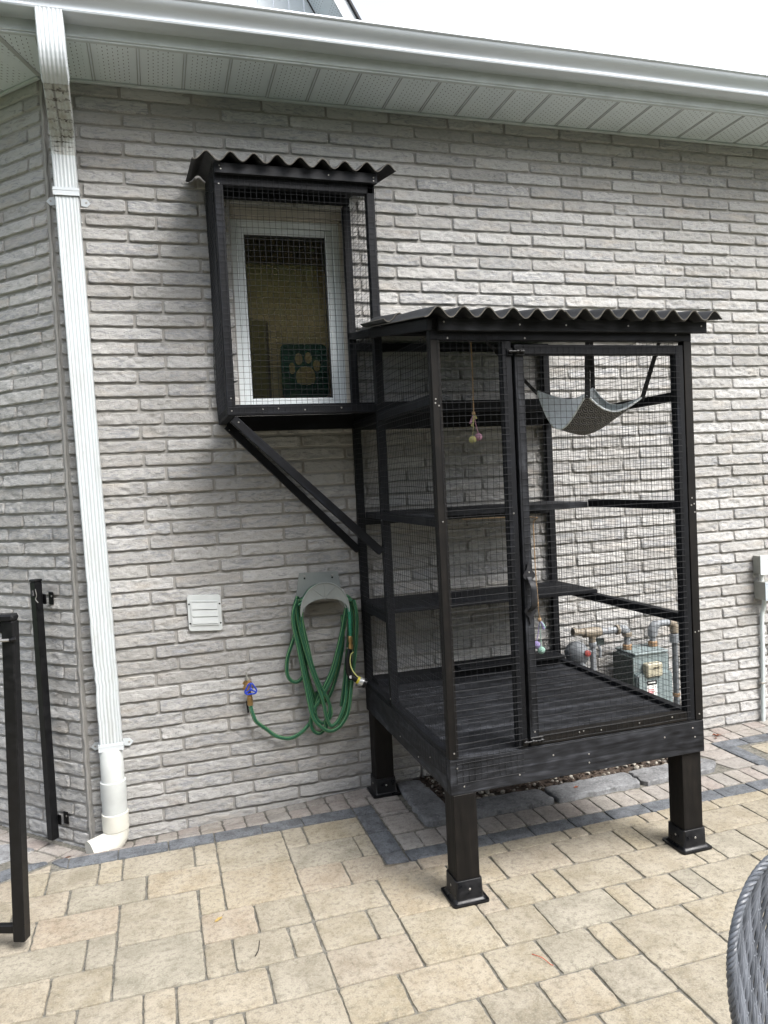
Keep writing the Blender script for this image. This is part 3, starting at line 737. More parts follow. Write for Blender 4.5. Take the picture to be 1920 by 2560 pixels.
# ================================================================ DOWNSPOUT
ds = thing('downspout', 'white ribbed downspout on the house corner ending in a round cream elbow', 'downspout', (-.226, -.07, -.06))
def ds_tube(mb, path, w, d, mat, ribs=True, amp=None, smooth=True):
    """path: (x, y, z, tangent angle from straight down towards the wall)"""
    prof = []
    hw, hd = w / 2, d / 2
    n = 37
    for i in range(n):
        t = -1 + 2 * i / (n - 1); yy = -hd
        if ribs and abs(t) < .78: yy += .0030 * (.5 + .5 * math.cos(t / .78 * math.pi * 5 + math.pi)) * (1 if abs(t) < .76 else .5)
        r = .12
        if abs(t) > 1 - r: yy += (1 - math.sqrt(max(0, 1 - ((abs(t) - (1 - r)) / r) ** 2))) * .010
        prof.append((t * hw, yy))
    prof += [(hw, -hd * .3), (hw, hd * .5), (hw * .92, hd), (-hw * .92, hd), (-hw, hd * .5), (-hw, -hd * .3)]
    N = len(prof); vs = []
    for (x, y, z, a, sc_) in path:
        for (px, py) in prof:
            # local y axis tilts with the path
            vs.append((x + px * sc_, y + py * sc_ * math.cos(a), z + py * sc_ * math.sin(a)))
    fs = [[i * N + j, i * N + (j + 1) % N, (i + 1) * N + (j + 1) % N, (i + 1) * N + j] for i in range(len(path) - 1) for j in range(N)]
    mb.add(vs, fs, mat)
m = MB(True)
def lerp(a, b, t): return a + (b - a) * t
# straight run, with a few dents
P_ = []
for i in range(90):
    t = i / 89; z = lerp(3.24, .42, t); x = lerp(-.262, -.222, t)
    dent = 0
    for dz, da in ((.80, .006), (.74, .008), (.70, .004), (1.22, .004), (1.05, .003), (.55, .003)):
        dent += da * math.exp(-((z - dz) / .018) ** 2)
    P_.append((x + dent * .5, -.066 + .0015 * math.sin(z * 5), z, 0, 1 - dent * 4))
ds_tube(m, P_, .102, .076, DWHITE); m.build('pipe', ds, recalc=True)
def mat_stained():
    k = NT('stained_white_aluminium'); v = k.coord('Object'); s_ = k.n('ShaderNodeSeparateXYZ'); k.t.links.new(v, s_.inputs[0])
    w = k.n('ShaderNodeTexWave', wave_type='BANDS', bands_direction='Z'); k.t.links.new(v, w.inputs[0]); w.inputs['Scale'].default_value = 16; w.inputs['Distortion'].default_value = 3.5; w.inputs['Detail'].default_value = 3; w.inputs['Detail Scale'].default_value = 4
    n = k.noise(v, 24, 5, .7); st = k.math('MULTIPLY', k.ramp(w.outputs[0], [(.80, 0), (.93, 1)]), k.ramp(n, [(.42, .15), (.6, 1)]))
    c = k.mix(k.ramp(k.noise(k.mapping(v, (8, 8, 3)), 3, 6, .65), [(.35, 0), (.65, .8)]), (.45, .48, .48), (.27, .255, .21)); c = k.mix(st, c, (.035, .025, .016))
    sp = k.math('MULTIPLY', k.ramp(k.math('ABSOLUTE', k.math('ADD', s_.outputs[0], .262)), [(.0015, 1), (.006, 0)]), k.ramp(n, [(.35, .3), (.55, 1)])); c = k.mix(k.math('MULTIPLY', sp, .75), c, (.03, .022, .015))
    k.P(Base_Color=c, Roughness=.45); return k.m
m = MB(True); P_ = []       # upper elbow, crimped
pts = catmull([(-.252, -.420, 3.64), (-.250, -.421, 3.55), (-.249, -.415, 3.485), (-.249, -.392, 3.440), (-.250, -.350, 3.412)], 8)
for i, p in enumerate(pts):
    tn = (pts[min(i + 1, len(pts) - 1)] - pts[max(i - 1, 0)]).normalized(); a = math.atan2(tn.y, -tn.z)
    cr = .016 * (1 if i % 3 == 0 else 0) * (1 if 9 < i < 30 else 0)
    P_.append((p.x, p.y, p.z, a, 1.04 - cr))
ds_tube(m, P_, .104, .078, WHITE); m.build('upper_elbow', ds, recalc=True)
m = MB(True); P_ = []
pts = catmull([(-.2500, -.352, 3.413), (-.253, -.27, 3.378), (-.256, -.18, 3.342), (-.259, -.122, 3.316), (-.260, -.088, 3.285), (-.261, -.072, 3.245), (-.262, -.066, 3.20)], 7)
for i, p in enumerate(pts):
    tn = (pts[min(i + 1, len(pts) - 1)] - pts[max(i - 1, 0)]).normalized(); a = math.atan2(tn.y, -tn.z)
    cr = .03 if (i % 3 == 0 and 20 < i < 40) else 0
    P_.append((p.x, p.y, p.z, a, (1.0 if i < 12 else 1.03) - cr))
ds_tube(m, P_, .102, .076, mat_stained()); m.build('lower_elbow', ds, recalc=True)
m = MB()
DIRT = simple('dark_dirt_streaks', (.035, .030, .022), .95, var=.5)
for (z, y) in ((3.350, -.262), (3.306, -.178), (3.291, -.155), (3.277, -.138), (3.262, -.126), (3.246, -.116), (3.230, -.1085)): pass
for z, off in ((3.03, 0), (.44, .038)):           # straps
    xs_ = lerp(-.262, -.222, (3.24 - z) / 2.82)
    s = MB(True)
    s.prism([(-.056, -.058), (.056, -.058), (.056, 0), (.053, 0), (.053, -.055), (-.053, -.055), (-.053, 0), (-.056, 0)], WHITE, lambda a, b, d: (xs_ + a, -.052 + b, z + d), -.018, .018)
    s.prism([(-.0575, -.0595), (.0575, -.0595), (.0575, -.056), (-.0575, -.056)], WHITE, lambda a, b, d: (xs_ + a, -.052 + b, z + d), .004, .010)
    for sg in (-1, 1):
        s.prism([(sg * .054, -.017), (sg * .080, -.022), (sg * .097, -.004), (sg * .080, .016), (sg * .054, .017)], WHITE, lambda a, b, d: (xs_ + a, -.012 + d, z + b - .012), 0, .003)
        s.screw((xs_ + sg * .078, -.0125, z - .014), (0, -1, 0), .005)
    s.build('strap', ds, smooth=False)
m = MB(True); cx_ = -.226
m.lathe([(.050, .43), (.053, .425), (.053, .262)], PVC, (cx_, -.072, 0), n=32); m.build('drain_pipe', ds)
m = MB(True); m.lathe([(.055, .272), (.0595, .270), (.0595, .19), (.057, .175), (.0565, .10)], PVC, (cx_, -.072, 0), n=32); m.build('coupling', ds)
m = MB(True); m.lathe([(.0585, .118), (.0615, .116), (.0615, .038), (.058, .034)], PVCY, (cx_, -.072, 0), n=32); m.build('collar', ds)
m = MB(True)
pts = catmull([(cx_, -.072, .045), (cx_ - .003, -.078, .005), (cx_ - .03, -.095, -.022), (cx_ - .085, -.125, -.030), (cx_ - .115, -.14, -.034)], 6)
m.tube(pts, [.0575 - .0 * i for i in range(len(pts))], PVCY, 28); m.build('outlet_elbow', ds)

# ================================================================ CAT ENCLOSURE
cat_ = thing('cat_enclosure', 'black wooden cat enclosure with wire mesh, corrugated roofs and a raised window box', 'cat enclosure', (1.64, -.61, 0))
X0, X1, YF, YB = 1.060, 2.216, -1.220, -.007
t2 = .038
class Part:
    pass
def board(name, p0, p1, w, h, mat=WOOD, up=(0, 0, 1), parent=cat_, screws=()):
    m = MB(); m.board(p0, p1, w, h, mat, up)
    for s_ in screws: m.screw(s_[:3], s_[3], .0035)
    return m.build(name, parent)
def boxp(name, x0, x1, y0, y1, z0, z1, mat=WOOD, parent=cat_, screws=()):
    m = MB(); m.box(x0, x1, y0, y1, z0, z1, mat)
    for s_ in screws: m.screw(s_[:3], s_[3], .0035)
    return m.build(name, parent)
F_ = (0, -1, 0); L_ = (-1, 0, 0)
# legs and their bracket shoes
for i, (px, py) in enumerate(((1.115, -1.173), (2.160, -1.158), (1.107, -.098), (2.16, -.098))):
    lg = boxp('leg', px - .0475, px + .0475, py - .0475, py + .0475, .012, .4225, WOODB)
    m = MB(); a = .0565
    m.prism(rrect(-.075, .075, -.075, .075, .012, 4), BPL, lambda u, v, d: (px + u, py + v, d), .001, .0095)
    vs = []; rings = []
    for (hw, z) in ((.066, .0095), (.0600, .014), (.0565, .022), (.0550, .088), (.0535, .090)):
        rings.append([(px + u, py + v, z) for u, v in rrect(-hw, hw, -hw, hw, .010, 3)])
    n_ = len(rings[0]); vs = [q for r in rings for q in r]
    m.add(vs, [[r * n_ + j, r * n_ + (j + 1) % n_, (r + 1) * n_ + (j + 1) % n_, (r + 1) * n_ + j] for r in range(4) for j in range(n_)] + [[4 * n_ + j for j in range(n_)]], BPL)
    m.screw((px, py - .0555, .055), F_, .005); m.screw((px - .0555, py, .055), L_, .005)
    for u in (-1, 1):
        for v in (-1, 1): m.lathe([(.006, .0095), (.006, .0098)], BLK, (px + u * .064, py + v * .064, 0), n=10)
    m.build('leg_shoe', lg, smooth=True)
# deck
boxp('fascia_board', X0, X1, YF, YF + .036, .4225, .556, WOODF, screws=[(X0 + .03, YF, .526, F_), (X0 + .055, YF, .452, F_), (1.50, YF, .515, F_), (1.66, YF, .495, F_), (1.66, YF, .46, F_), (2.02, YF, .51, F_), (2.16, YF, .53, F_), (2.17, YF, .49, F_), (1.35, YF, .46, F_)])
boxp('fascia_board', X0, X0 + .036, YF + .038, YB, .4225, .556, WOODF, screws=[(X0, -1.0, .50, L_), (X0, -.6, .46, L_), (X0, -.85, .45, L_)])
boxp('fascia_board', X1 - .036, X1, YF + .038, YB, .4225, .556, WOODF)
boxp('fascia_board', X0 + .038, X1 - .038, YB - .036, YB, .4225, .556, WOODF)
boxp('joist', X0 + .5, X0 + .538, YF + .04, YB - .04, .42, .534, WOOD); boxp('joist', X0 + .8, X0 + .838, YF + .04, YB - .04, .42, .534, WOOD)
y = YF + .002
DECK = mat_wood('black_stained_deck', (.0022, .0026, .0036), (.058, .062, .072))
while y < YB - .01:
    w = min(.139, YB - y); boxp('deck_board', X0 + .001, X1 - .001, y, y + w - .0065, .538 + .0186, .5565 + .004 + random.uniform(0, .0015), DECK); y += w
ZD = .561
# uprights
fl_ = boxp('upright', X0, X0 + t2, YF, YF + t2, ZD, 2.150, WOODB, screws=[(X0 + .02, YF, .585, F_), (X0 + .018, YF, 1.47, F_), (X0 + .010, YF, 1.915, F_), (X0 + .024, YF, 1.905, F_), (X0 + .012, YF, 1.93, F_)])
boxp('upright', X0, X0 + t2, -.488, -.450, ZD, 3.02, screws=[(X0, -.47, .60, L_), (X0, -.47, 1.45, L_)])
boxp('upright', X0, X0 + t2, YB - t2, YB, ZD, 3.06)
boxp('upright', X1 - t2, X1, YF, YF + t2, ZD, 2.150, WOODB, screws=[(X1 - .02, YF, .585, F_), (X1 - .026, YF, 1.47, F_), (X1 - .012, YF, 1.475, F_), (X1 - .022, YF, 1.50, F_), (X1 - .01, YF, 1.44, F_), (X1 - .028, YF, .935, F_), (X1 - .01, YF, .937, F_)])
boxp('upright', X1 - t2, X1, YB - t2, YB, ZD, 2.36)
boxp('upright', 1.352, 1.390, YF, YF + t2, ZD, 2.148, screws=[(1.372, YF, 1.485, F_)])
# rails
boxp('header_rail', X0, X1, YF, YF + t2, 2.150, 2.188, screws=[(1.13, YF, 2.156, F_), (1.45, YF, 2.158, F_), (2.14, YF, 2.175, F_)])
for zz, segs in ((1.914, (0, 1)), (1.450, (0,)), (.9625, (1,))):
    for a, b in [((YF + t2, -.488), (-.450, YB - t2))[q] for q in segs]:
        boxp('side_rail', X0, X0 + t2, a + .001, b - .001, zz, zz + t2)
    boxp('side_rail', X1 - t2, X1, YF + t2 + .001, (-.450 if zz == 1.450 else YB - t2 - .001), zz, zz + t2)
boxp('side_rail', X0, X0 + t2, YF + t2, YB, ZD, ZD + .02); boxp('side_rail', X1 - t2, X1, YF + t2, YB, ZD, ZD + .02)
boxp('back_rail', X0 + t2, X1 - t2, YB - t2, YB, .925, .9625); boxp('back_rail', X0 + t2, X1 - t2, YB - t2, YB, 1.408, 1.446); boxp('back_rail', X0 + t2, X1 - t2, YB - t2, YB, 1.908, 1.9935)
boxp('back_rail', X0 + t2, X1 - t2, YB - t2, YB, 2.32, 2.358)
boxp('back_rail', X0 + t2, X1 - t2, YB - .11, YB, ZD + .001, ZD + .038)
# roof beams up the slope
SLP = .157
def rz_(y): return 2.217 + SLP * (y + 1.3)     # underside of the sheets
for x in (X0 + .019, X1 - .019):
    board('rafter', (x, YF, rz_(YF) - .021), (x, YB - .01, rz_(YB) - .021), .038, .036)
board('rafter', (1.62, YF + t2, rz_(YF) - .021), (1.62, YB - .01, rz_(YB) - .021), .038, .036)
board('purlin', (X0 + t2, -.62, rz_(-.62) - .021), (X1 - t2, -.62, rz_(-.62) - .021), .038, .036)
# shelves
boxp('shelf', X0 + .002, X1 - .002, -.450, -.226, 1.0008, 1.019); boxp('shelf', X0 + .002, X1 - .002, -.222, YB - t2 - .001, 1.0008, 1.018)
boxp('shelf', X0 + t2 + .001, X1 - t2 - .001, -.450, -.240, 1.447, 1.477, WOODF); boxp('shelf', X0 + t2 + .001, X1 - t2 - .001, -.236, YB - t2 - .001, 1.447, 1.476, WOODF)
boxp('shelf', .415, X1 - .002, -.449, -.236, 1.9940, 2.006); boxp('shelf', .415, X1 - .002, -.233, YB - t2 - .001, 1.9940, 2.006)
boxp('shelf_rail', X0 + t2 + .001, X1 - t2 - .001, -.488, -.452, 1.950, 2.004)
boxp('sill_plank', 1.55, X1 - t2, -.16, YB - .001, ZD + .039, ZD + .055)
# trim boards under the eaves of the lower roof
boxp('roof_trim', 1.088, 2.278, YF - .022, YF - .002, 2.181, 2.2285, WOODF, screws=[(1.11, YF - .022, 2.212, F_), (1.42, YF - .022, 2.205, F_), (1.62, YF - .022, 2.205, F_), (2.25, YF - .022, 2.208, F_), (1.9, YF - .022, 2.205, F_)])
board('roof_trim', (X0 - .011, YF - .03, rz_(YF - .03) - .025), (X0 - .011, -.492, rz_(-.492) - .025), .019, .042)
def sheet(name, x0, x1, ylist, zc, xph, pitch, amp=.019, th=.0035, wob=.0015, droop=0):
    """corrugated bitumen sheet: crest at xph; zc(y) height of the crests"""
    m = MB(True); nx = int((x1 - x0) / .0048) + 1; xs = np.linspace(x0, x1, nx); top = []; bot = []
    for y in ylist:
        for x in xs:
            ph = (x - xph) / pitch * 2 * math.pi; c = math.cos(ph)
            z = zc(y) - amp + amp * c + wob * math.sin(x * 9 + y * 7) + wob * .6 * math.sin(x * 31 - y * 11)
            sx_ = -amp * math.sin(ph) * 2 * math.pi / pitch; L = math.hypot(1, sx_); nxv, nzv = -sx_ / L, 1 / L
            top.append((x, y, z)); bot.append((x - nxv * th, y, z - nzv * th))
    ny = len(ylist); off = nx * ny; vs = top + bot; f1 = []; fe = []
    for j in range(ny - 1):
        for i in range(nx - 1):
            a = j * nx + i; f1.append([a, a + 1, a + nx + 1, a + nx]); f1.append([off + a + nx, off + a + nx + 1, off + a + 1, off + a])
    for i in range(nx - 1):
        for a in (i, (ny - 1) * nx + i): fe.append([a, a + 1, off + a + 1, off + a])
    for j in range(ny - 1):
        for i in (0, nx - 1): a = j * nx + i; fe.append([a, a + nx, off + a + nx, off + a])
    i1, i2 = m.mid(OND), m.mid(ONDE)
    m.v = vs; m.f = f1 + fe; m.mi = [i1] * len(f1) + [i2] * len(fe); m.uv = [[(vs[q][0], vs[q][1]) for q in f] for f in m.f]; m.rn = [(.5, .5)] * len(m.f)
    return m.build(name, cat_)
sheet('roof_sheet', 1.012, 2.232, list(np.linspace(-1.302, -.494, 18)), lambda y: 2.2555 + SLP * (y + 1.3), 1.066, .0999)
sheet('roof_sheet', 1.585, 2.302, list(np.linspace(-1.306, -.494, 18)), lambda y: 2.2600 + SLP * (y + 1.3), 1.066, .0999)
sheet('roof_sheet', 1.125, 2.300, list(np.linspace(-.60, -.012, 12)), lambda y: 2.2650 + SLP * (y + 1.3), 1.066, .0999)
sheet('roof_sheet', .998, 1.27, list(np.linspace(-.86, -.496, 8)), lambda y: 2.2640 + SLP * (y + 1.3), 1.066, .0999)
# ---- raised window box
BX = .373
bz0 = lambda y: 3.040 + .20 * (y + .54) - .012
boxp('box_upright', BX, BX + t2, -.488, -.450, 1.993, 2.957, screws=[(BX + .02, -.488, 2.03, F_), (BX + .02, -.488, 2.96, F_)])
boxp('box_upright', BX, BX + t2, YB - t2, YB, 1.993, 3.09)
boxp('box_rail', BX, X0 - .001, -.488, -.450, 1.955, 1.993, screws=[(BX + .02, -.488, 1.975, F_), (.53, -.488, 1.98, F_), (.72, -.488, 1.974, F_), (.89, -.488, 1.98, F_), (.60, -.488, 1.982, F_)])
boxp('box_rail', BX, BX + t2, -.449, YB, 1.955, 1.993); boxp('box_rail', BX + t2 + .001, X0 - .001, YB - t2, YB, 1.918, 1.9925)
boxp('box_rail', BX, X0 + t2, -.488, -.450, 2.958, 3.024); boxp('box_rail', BX + t2, X0 + t2, YB - t2 - .001, YB - .002, 3.072, 3.125)
board('added_ceiling_board', ((BX + X0) / 2 + .02, -.449, bz0(-.449)), ((BX + X0) / 2 + .02, YB - .002, bz0(YB)), X0 - BX - .04, .008)  # added under the sheets to stop light leaks and keep the top dark
boxp('box_rail', BX + t2 + .001, X0 - .001, YB - t2, YB, 3.062 - .10, 3.06 - .03) if False else None
BS = .20
def bz(y): return 3.040 + BS * (y + .54)
board('box_rail', (BX + .019, -.486, bz(-.486) - .021), (BX + .019, YB, bz(YB) - .021), .036, .036); board('box_rail', (X0 + .019, -.486, bz(-.486) - .021), (X0 + .019, YB, bz(YB) - .021), .036, .036)
boxp('roof_trim', BX + .002, 1.108, -.511, -.490, 2.998, 3.043, WOODF, screws=[(BX + .025, -.511, 3.03, F_), (BX + .03, -.511, 3.015, F_), (.88, -.511, 3.02, F_), (1.09, -.511, 3.022, F_), (1.09, -.511, 3.008, F_)])
sheet('roof_sheet', .283, 1.190, list(np.linspace(-.545, -.010, 12)), lambda y: 3.0785 + BS * (y + .54), .3425, .1012, wob=.002)
# braces
bn = Vector((.7, 0, .7))
for yy, a, b in ((-.469, (.398, 1.941), (1.050, 1.302)), (-.026, (.410, 1.948), (1.055, 1.277))):
    m = MB(); m.board(Vector((a[0], yy, a[1])), Vector((b[0], yy, b[1])), .038, .036, WOOD, up=bn)
    m.screw((.42, yy - .019, 1.925), F_); m.build('brace', cat_)
# ---- wire mesh
def wires(mb, org, du, dv, nu, nv, sp=.0254, wave=.0020, r=.00075, bulge=None, nrm=(0, -1, 0)):
    du, dv, nrm, org = Vector(du), Vector(dv), Vector(nrm), Vector(org); lu, lv = nu * sp, nv * sp; vs = []; fs = []; sd_ = random.random() * 90
    def P(a, b):
        w = wave * (mnoise.noise((a * 5 + sd_, b * 5, .3)) * 1.6 + mnoise.noise((a * 17 + sd_, b * 17, .9)) * .5)
        bz_ = bulge(a, b) if bulge else 0
        return org + du * (a + w * .6) + dv * (b + mnoise.noise((a * 4 + sd_, b * 4, 7)) * wave * 1.5 + (bz_ * .3)) + nrm * (w * 1.5 + bz_)
    def line(pts):
        o = len(vs)
        for p in pts: vs.extend([p + nrm * r, p + (dv if hor else du) * r, p - nrm * r, p - (dv if hor else du) * r])
        for i in range(len(pts) - 1):
            for j in range(4): k = (j + 1) % 4; fs.append([o + i * 4 + j, o + i * 4 + k, o + i * 4 + 4 + k, o + i * 4 + 4 + j])
    hor = True
    for i in range(nv + 1):
        b = i * sp; n = max(3, int(lu / .05)); line([P(lu * k / n, b) + nrm * r * 2 for k in range(n + 1)])
    hor = False
    for i in range(nu + 1):
        a = i * sp; n = max(3, int(lv / .06)); line([P(a, lv * k / n) for k in range(n + 1)])
    mb.add(vs, fs, WIRE, [[(0, 0)] * 4] * len(fs))
def wmesh(name, *a, parent=cat_, **k):
    m = MB(); wires(m, *a, **k); return m.build(name, parent, recalc=False)
wmesh('front_mesh', (1.088, YF - .003, .468), (1, 0, 0), (0, 0, 1), 11, 67)
wmesh('side_mesh', (X0 - .004, YF + .006, .488), (0, 1, 0), (0, 0, 1), 28, 66, nrm=(-1, 0, 0), wave=.003, bulge=lambda a, b: .011 * math.sin(a / .7 * 3.14) * (math.sin(b * 4.2 + 1) * .6 + .4))
wmesh('side_mesh', (X0 - .004, -.50, .560), (0, 1, 0), (0, 0, 1), 19, 54, nrm=(-1, 0, 0), wave=.003, bulge=lambda a, b: .006 * math.sin(a / .48 * 3.14) * math.sin(b * 5))
wmesh('side_mesh', (X1 + .004, YF + .02, .565), (0, 1, 0), (0, 0, 1), 47, 65, nrm=(1, 0, 0), wave=.003, bulge=lambda a, b: .006 * math.sin(a * 2.6) * math.sin(b * 3 + 1))
wmesh('box_front_mesh', (BX + .004, -.491, 1.965), (1, 0, 0), (0, 0, 1), 28, 41)
wmesh('box_side_mesh', (BX - .003, -.486, 1.962), (0, 1, 0), (0, 0, 1), 18, 43, nrm=(-1, 0, 0), wave=.003, bulge=lambda a, b: .004 * math.sin(b * 8))
wmesh('box_side_mesh', (X0 + t2 + .003, -.486, 2.0), (0, 1, 0), (0, 0, 1), 18, 41, nrm=(1, 0, 0), wave=.003)
# ---- door
door = bpy.data.objects.new('door', None); COL.objects.link(door); door.parent = cat_; door.location = (2.17, YF + .019, .56); door.matrix_parent_inverse = world(cat_).inverted()
DX0, DX1, DZ0, DZ1 = 1.4035, 2.1735, .5645, 2.134
boxp('stile', DX0, DX0 + t2, YF, YF + t2, DZ0, DZ1, WOODF, parent=door, screws=[(DX0 + .02, YF, .62, F_)]); boxp('stile', DX1 - t2, DX1, YF, YF + t2, DZ0, DZ1, parent=door)
boxp('top_rail', DX0 + t2, DX1 - t2, YF, YF + t2, DZ1 - t2, DZ1, parent=door); boxp('bottom_rail', DX0 + t2, DX1 - t2, YF, YF + t2, DZ0, DZ0 + t2, WOODB, parent=door, screws=[(1.62, YF, .59, F_), (1.64, YF, .592, F_), (1.9, YF, .588, F_), (2.06, YF, .59, F_), (1.72, YF, .585, F_)])
wmesh('door_mesh', (DX0 + .010, YF - .003, DZ0 + .012), (1, 0, 0), (0, 0, 1), 29, 61, parent=door)
m = MB(True); hx = 1.4235     # thumb-style pull handle
def spade(cz, s, k=1.0):
    P = [(0, .052), (.004, .047), (.0055, .038), (.0065, .030), (.012, .018), (.021, .008), (.026, -.002), (.0235, -.012), (.014, -.020), (.006, -.024)]
    o = [(hx + a * k, cz + s * b * k) for a, b in P] + [(hx - a * k, cz + s * b * k) for a, b in P[::-1][:-1]]
    return o if s > 0 else o[::-1]
m.prism(spade(1.243, 1), BHW, xz, YF - .007, YF - .0035); m.prism(spade(1.098, -1, .98), BHW, xz, YF - .007, YF - .0035)
gp = catmull([(hx, YF - .006, 1.232), (hx, YF - .016, 1.222), (hx, YF - .036, 1.205), (hx, YF - .043, 1.17), (hx, YF - .042, 1.14), (hx, YF - .034, 1.120), (hx, YF - .014, 1.108), (hx, YF - .006, 1.102)], 5)
vs = []; fs = []
for i, p in enumerate(gp):
    w = .0125 if 6 < i < len(gp) - 7 else .010
    tn = (gp[min(i + 1, len(gp) - 1)] - gp[max(i - 1, 0)]).normalized(); nr = Vector((0, tn.z, -tn.y))
    for a, b in ((-1, -1), (-.5, -1.7), (.5, -1.7), (1, -1), (1, 1), (-1, 1)): vs.append(p + Vector((a * w, 0, 0)) + nr * b * -.0022)
for i in range(len(gp) - 1):
    for j in range(6): fs.append([i * 6 + j, i * 6 + (j + 1) % 6, i * 6 + 6 + (j + 1) % 6, i * 6 + 6 + j])
m.add(vs, fs, BHW); m.screw((hx, YF - .007, 1.252), F_, .0035); m.build('handle', door)
for zb, x_a in ((.587, 1.372), (2.105, 1.375)):
    m = MB(True); s_ = 1 if zb < 1 else .8
    m.box(x_a + .028, x_a + .085 * s_, YF - .0075, YF - .0035, zb - .014, zb + .014, BLK); m.box(x_a - .004, x_a + .018, YF - .0075, YF - .0035, zb - .014, zb + .014, BLK)
    m.tube([(x_a - .002, YF - .012, zb), (x_a + .082 * s_, YF - .012, zb)], .0045, BLK, 10)
    for xx in (x_a + .036, x_a + .074 * s_): m.lathe([(.0085, -.004), (.0085, .004)], BLK, (xx, YF - .010, zb), (1, 0, 0), 10)
    m.tube([(x_a + .055 * s_, YF - .012, zb), (x_a + .055 * s_, YF - .028, zb + .002)], .003, BLK, 8)
    m.lathe([(.007, -.004), (.007, .004)], BLK, (x_a + .006, YF - .010, zb), (1, 0, 0), 10); m.build('bolt', door)

# ================================================================ HAMMOCK
hm = thing('cat_hammock', 'small cat hammock, white fleece inside and navy wave print outside, hung on black straps', 'hammock', (1.925, -.90, 1.82))
Fc, Rc, Bc, Lc = Vector((1.800, -1.085, 1.950)), Vector((2.118, -1.010, 1.944)), Vector((2.064, -.715, 2.024)), Vector((1.738, -.775, 2.006))
def edge(a, b, sag, inn, sk=1.0):
    c = (Fc + Rc + Bc + Lc) / 4
    def f(t):
        p = a.lerp(b, t); t_ = t ** sk; k = 4 * t_ * (1 - t_); return p + Vector((0, 0, -sag * k)) + (Vector((c.x, c.y, p.z)) - p) * inn * k
    return f
eFR, eRB, eLB, eFL = edge(Fc, Rc, .062, .10), edge(Rc, Bc, .055, .2), edge(Lc, Bc, .050, .2), edge(Fc, Lc, .158, .02, 1.35)
NN = 260
def seig(u, v):       # overlapping-wave pattern: 1 light, 0 dark
    s = .070; u, v = u / s, v / s
    for r in range(math.floor((v - .5) * 4), math.floor((v + .5) * 4) + 2):     # the lowest row lies in front
        cx = round(u - .5 * (r % 2)) + .5 * (r % 2); d = math.hypot(u - cx, v - r * .25)
        if d < .5: return 1 if (d / .5 * 3.0 + .2) % 1 > .42 else 0
    return 0
vs = []; fs = []; colr = []
for j in range(NN + 1):
    v = j / NN
    for i in range(NN + 1):
        u = i / NN
        S = eFR(u) * (1 - v) + eLB(u) * v; T = eFL(v) * (1 - u) + eRB(v) * u
        B = Fc * (1 - u) * (1 - v) + Rc * u * (1 - v) + Lc * (1 - u) * v + Bc * u * v
        p = S + T - B; p.z -= .031 * (4 * u * (1 - u)) ** .55 * (4 * v * (1 - v)) ** .45 * (.15 + 1.25 * u)
        p.z += .0025 * mnoise.noise((u * 9, v * 9, 2)); vs.append(p)
        colr.append(seig(u * .45, v * .45))
for j in range(NN):
    for i in range(NN): a = j * (NN + 1) + i; fs.append([a, a + 1, a + NN + 2, a + NN + 1])
def mat_print():
    k = NT('navy_wave_print'); a = k.n('ShaderNodeAttribute', attribute_name='wave')
    c = k.mix(a.outputs['Fac'], (.006, .007, .013), (.21, .205, .195)); k.P(Base_Color=c, Roughness=.9)
    k.bump(k.noise(k.coord('Object'), 600, 2, .5), .2, .001); return k.m
FLE = simple('white_fleece', (.74, .79, .81), .95, var=.12, scale=60, bump=.8)
def surf(name, off, mat, attr=None):
    me = bpy.data.meshes.new(name); me.from_pydata([tuple(p) for p in vs], [], fs); me.materials.append(mat); me.update()
    if off:
        me.vertices.foreach_get('co', (co := np.empty(len(vs) * 3, np.float32))); nn_ = np.empty(len(vs) * 3, np.float32); me.vertex_normals.foreach_get('vector', nn_); co += nn_ * off * (1 if nn_[2::3].mean() > 0 else -1); me.vertices.foreach_set('co', co)
    if attr:
        at = me.attributes.new('wave', 'FLOAT', 'POINT'); at.data.foreach_set('value', np.array(attr, np.float32))
    me.polygons.foreach_set('use_smooth', [True] * len(me.polygons))
    me.uv_layers.new(name='uv'); o = bpy.data.objects.new(name, me); COL.objects.link(o); o.parent = hm; o.matrix_parent_inverse = world(hm).inverted(); return o
surf('printed_fabric', 0, mat_print(), colr); surf('fleece_lining', .0045, FLE)
m = MB(True)
for e in (eFR, eRB, eLB, eFL): m.tube([e(k / 24) for k in range(25)], .0042, FLE, 7)
m.build('fleece_hem', hm)
WEB = simple('black_webbing', (.010, .010, .012), .7, var=.2)
for c, top, w in ((Fc, (1.802, -1.10, 2.21), .013), (Bc, (2.062, -.72, 2.27), .012), (Lc, (1.48, -.70, 2.29), .009), (Rc, (2.172, -1.10, 2.222), .011)):
    m = MB(); c = Vector(c); tp = Vector(top); m.board(c + Vector((0, 0, -.012)), c.lerp(tp, .75), w * 1.7, .0035, WEB, up=(.5, .85, 0)); m.board(c.lerp(tp, .55), tp, w * 1.4, .003, WEB, up=(.5, .85, 0))
    k = c.lerp(tp, .62); m.board(k, k + (tp - c).normalized() * .022, w * 2.5, .009, BLK, up=(.5, .85, 0)); m.build('strap', hm)

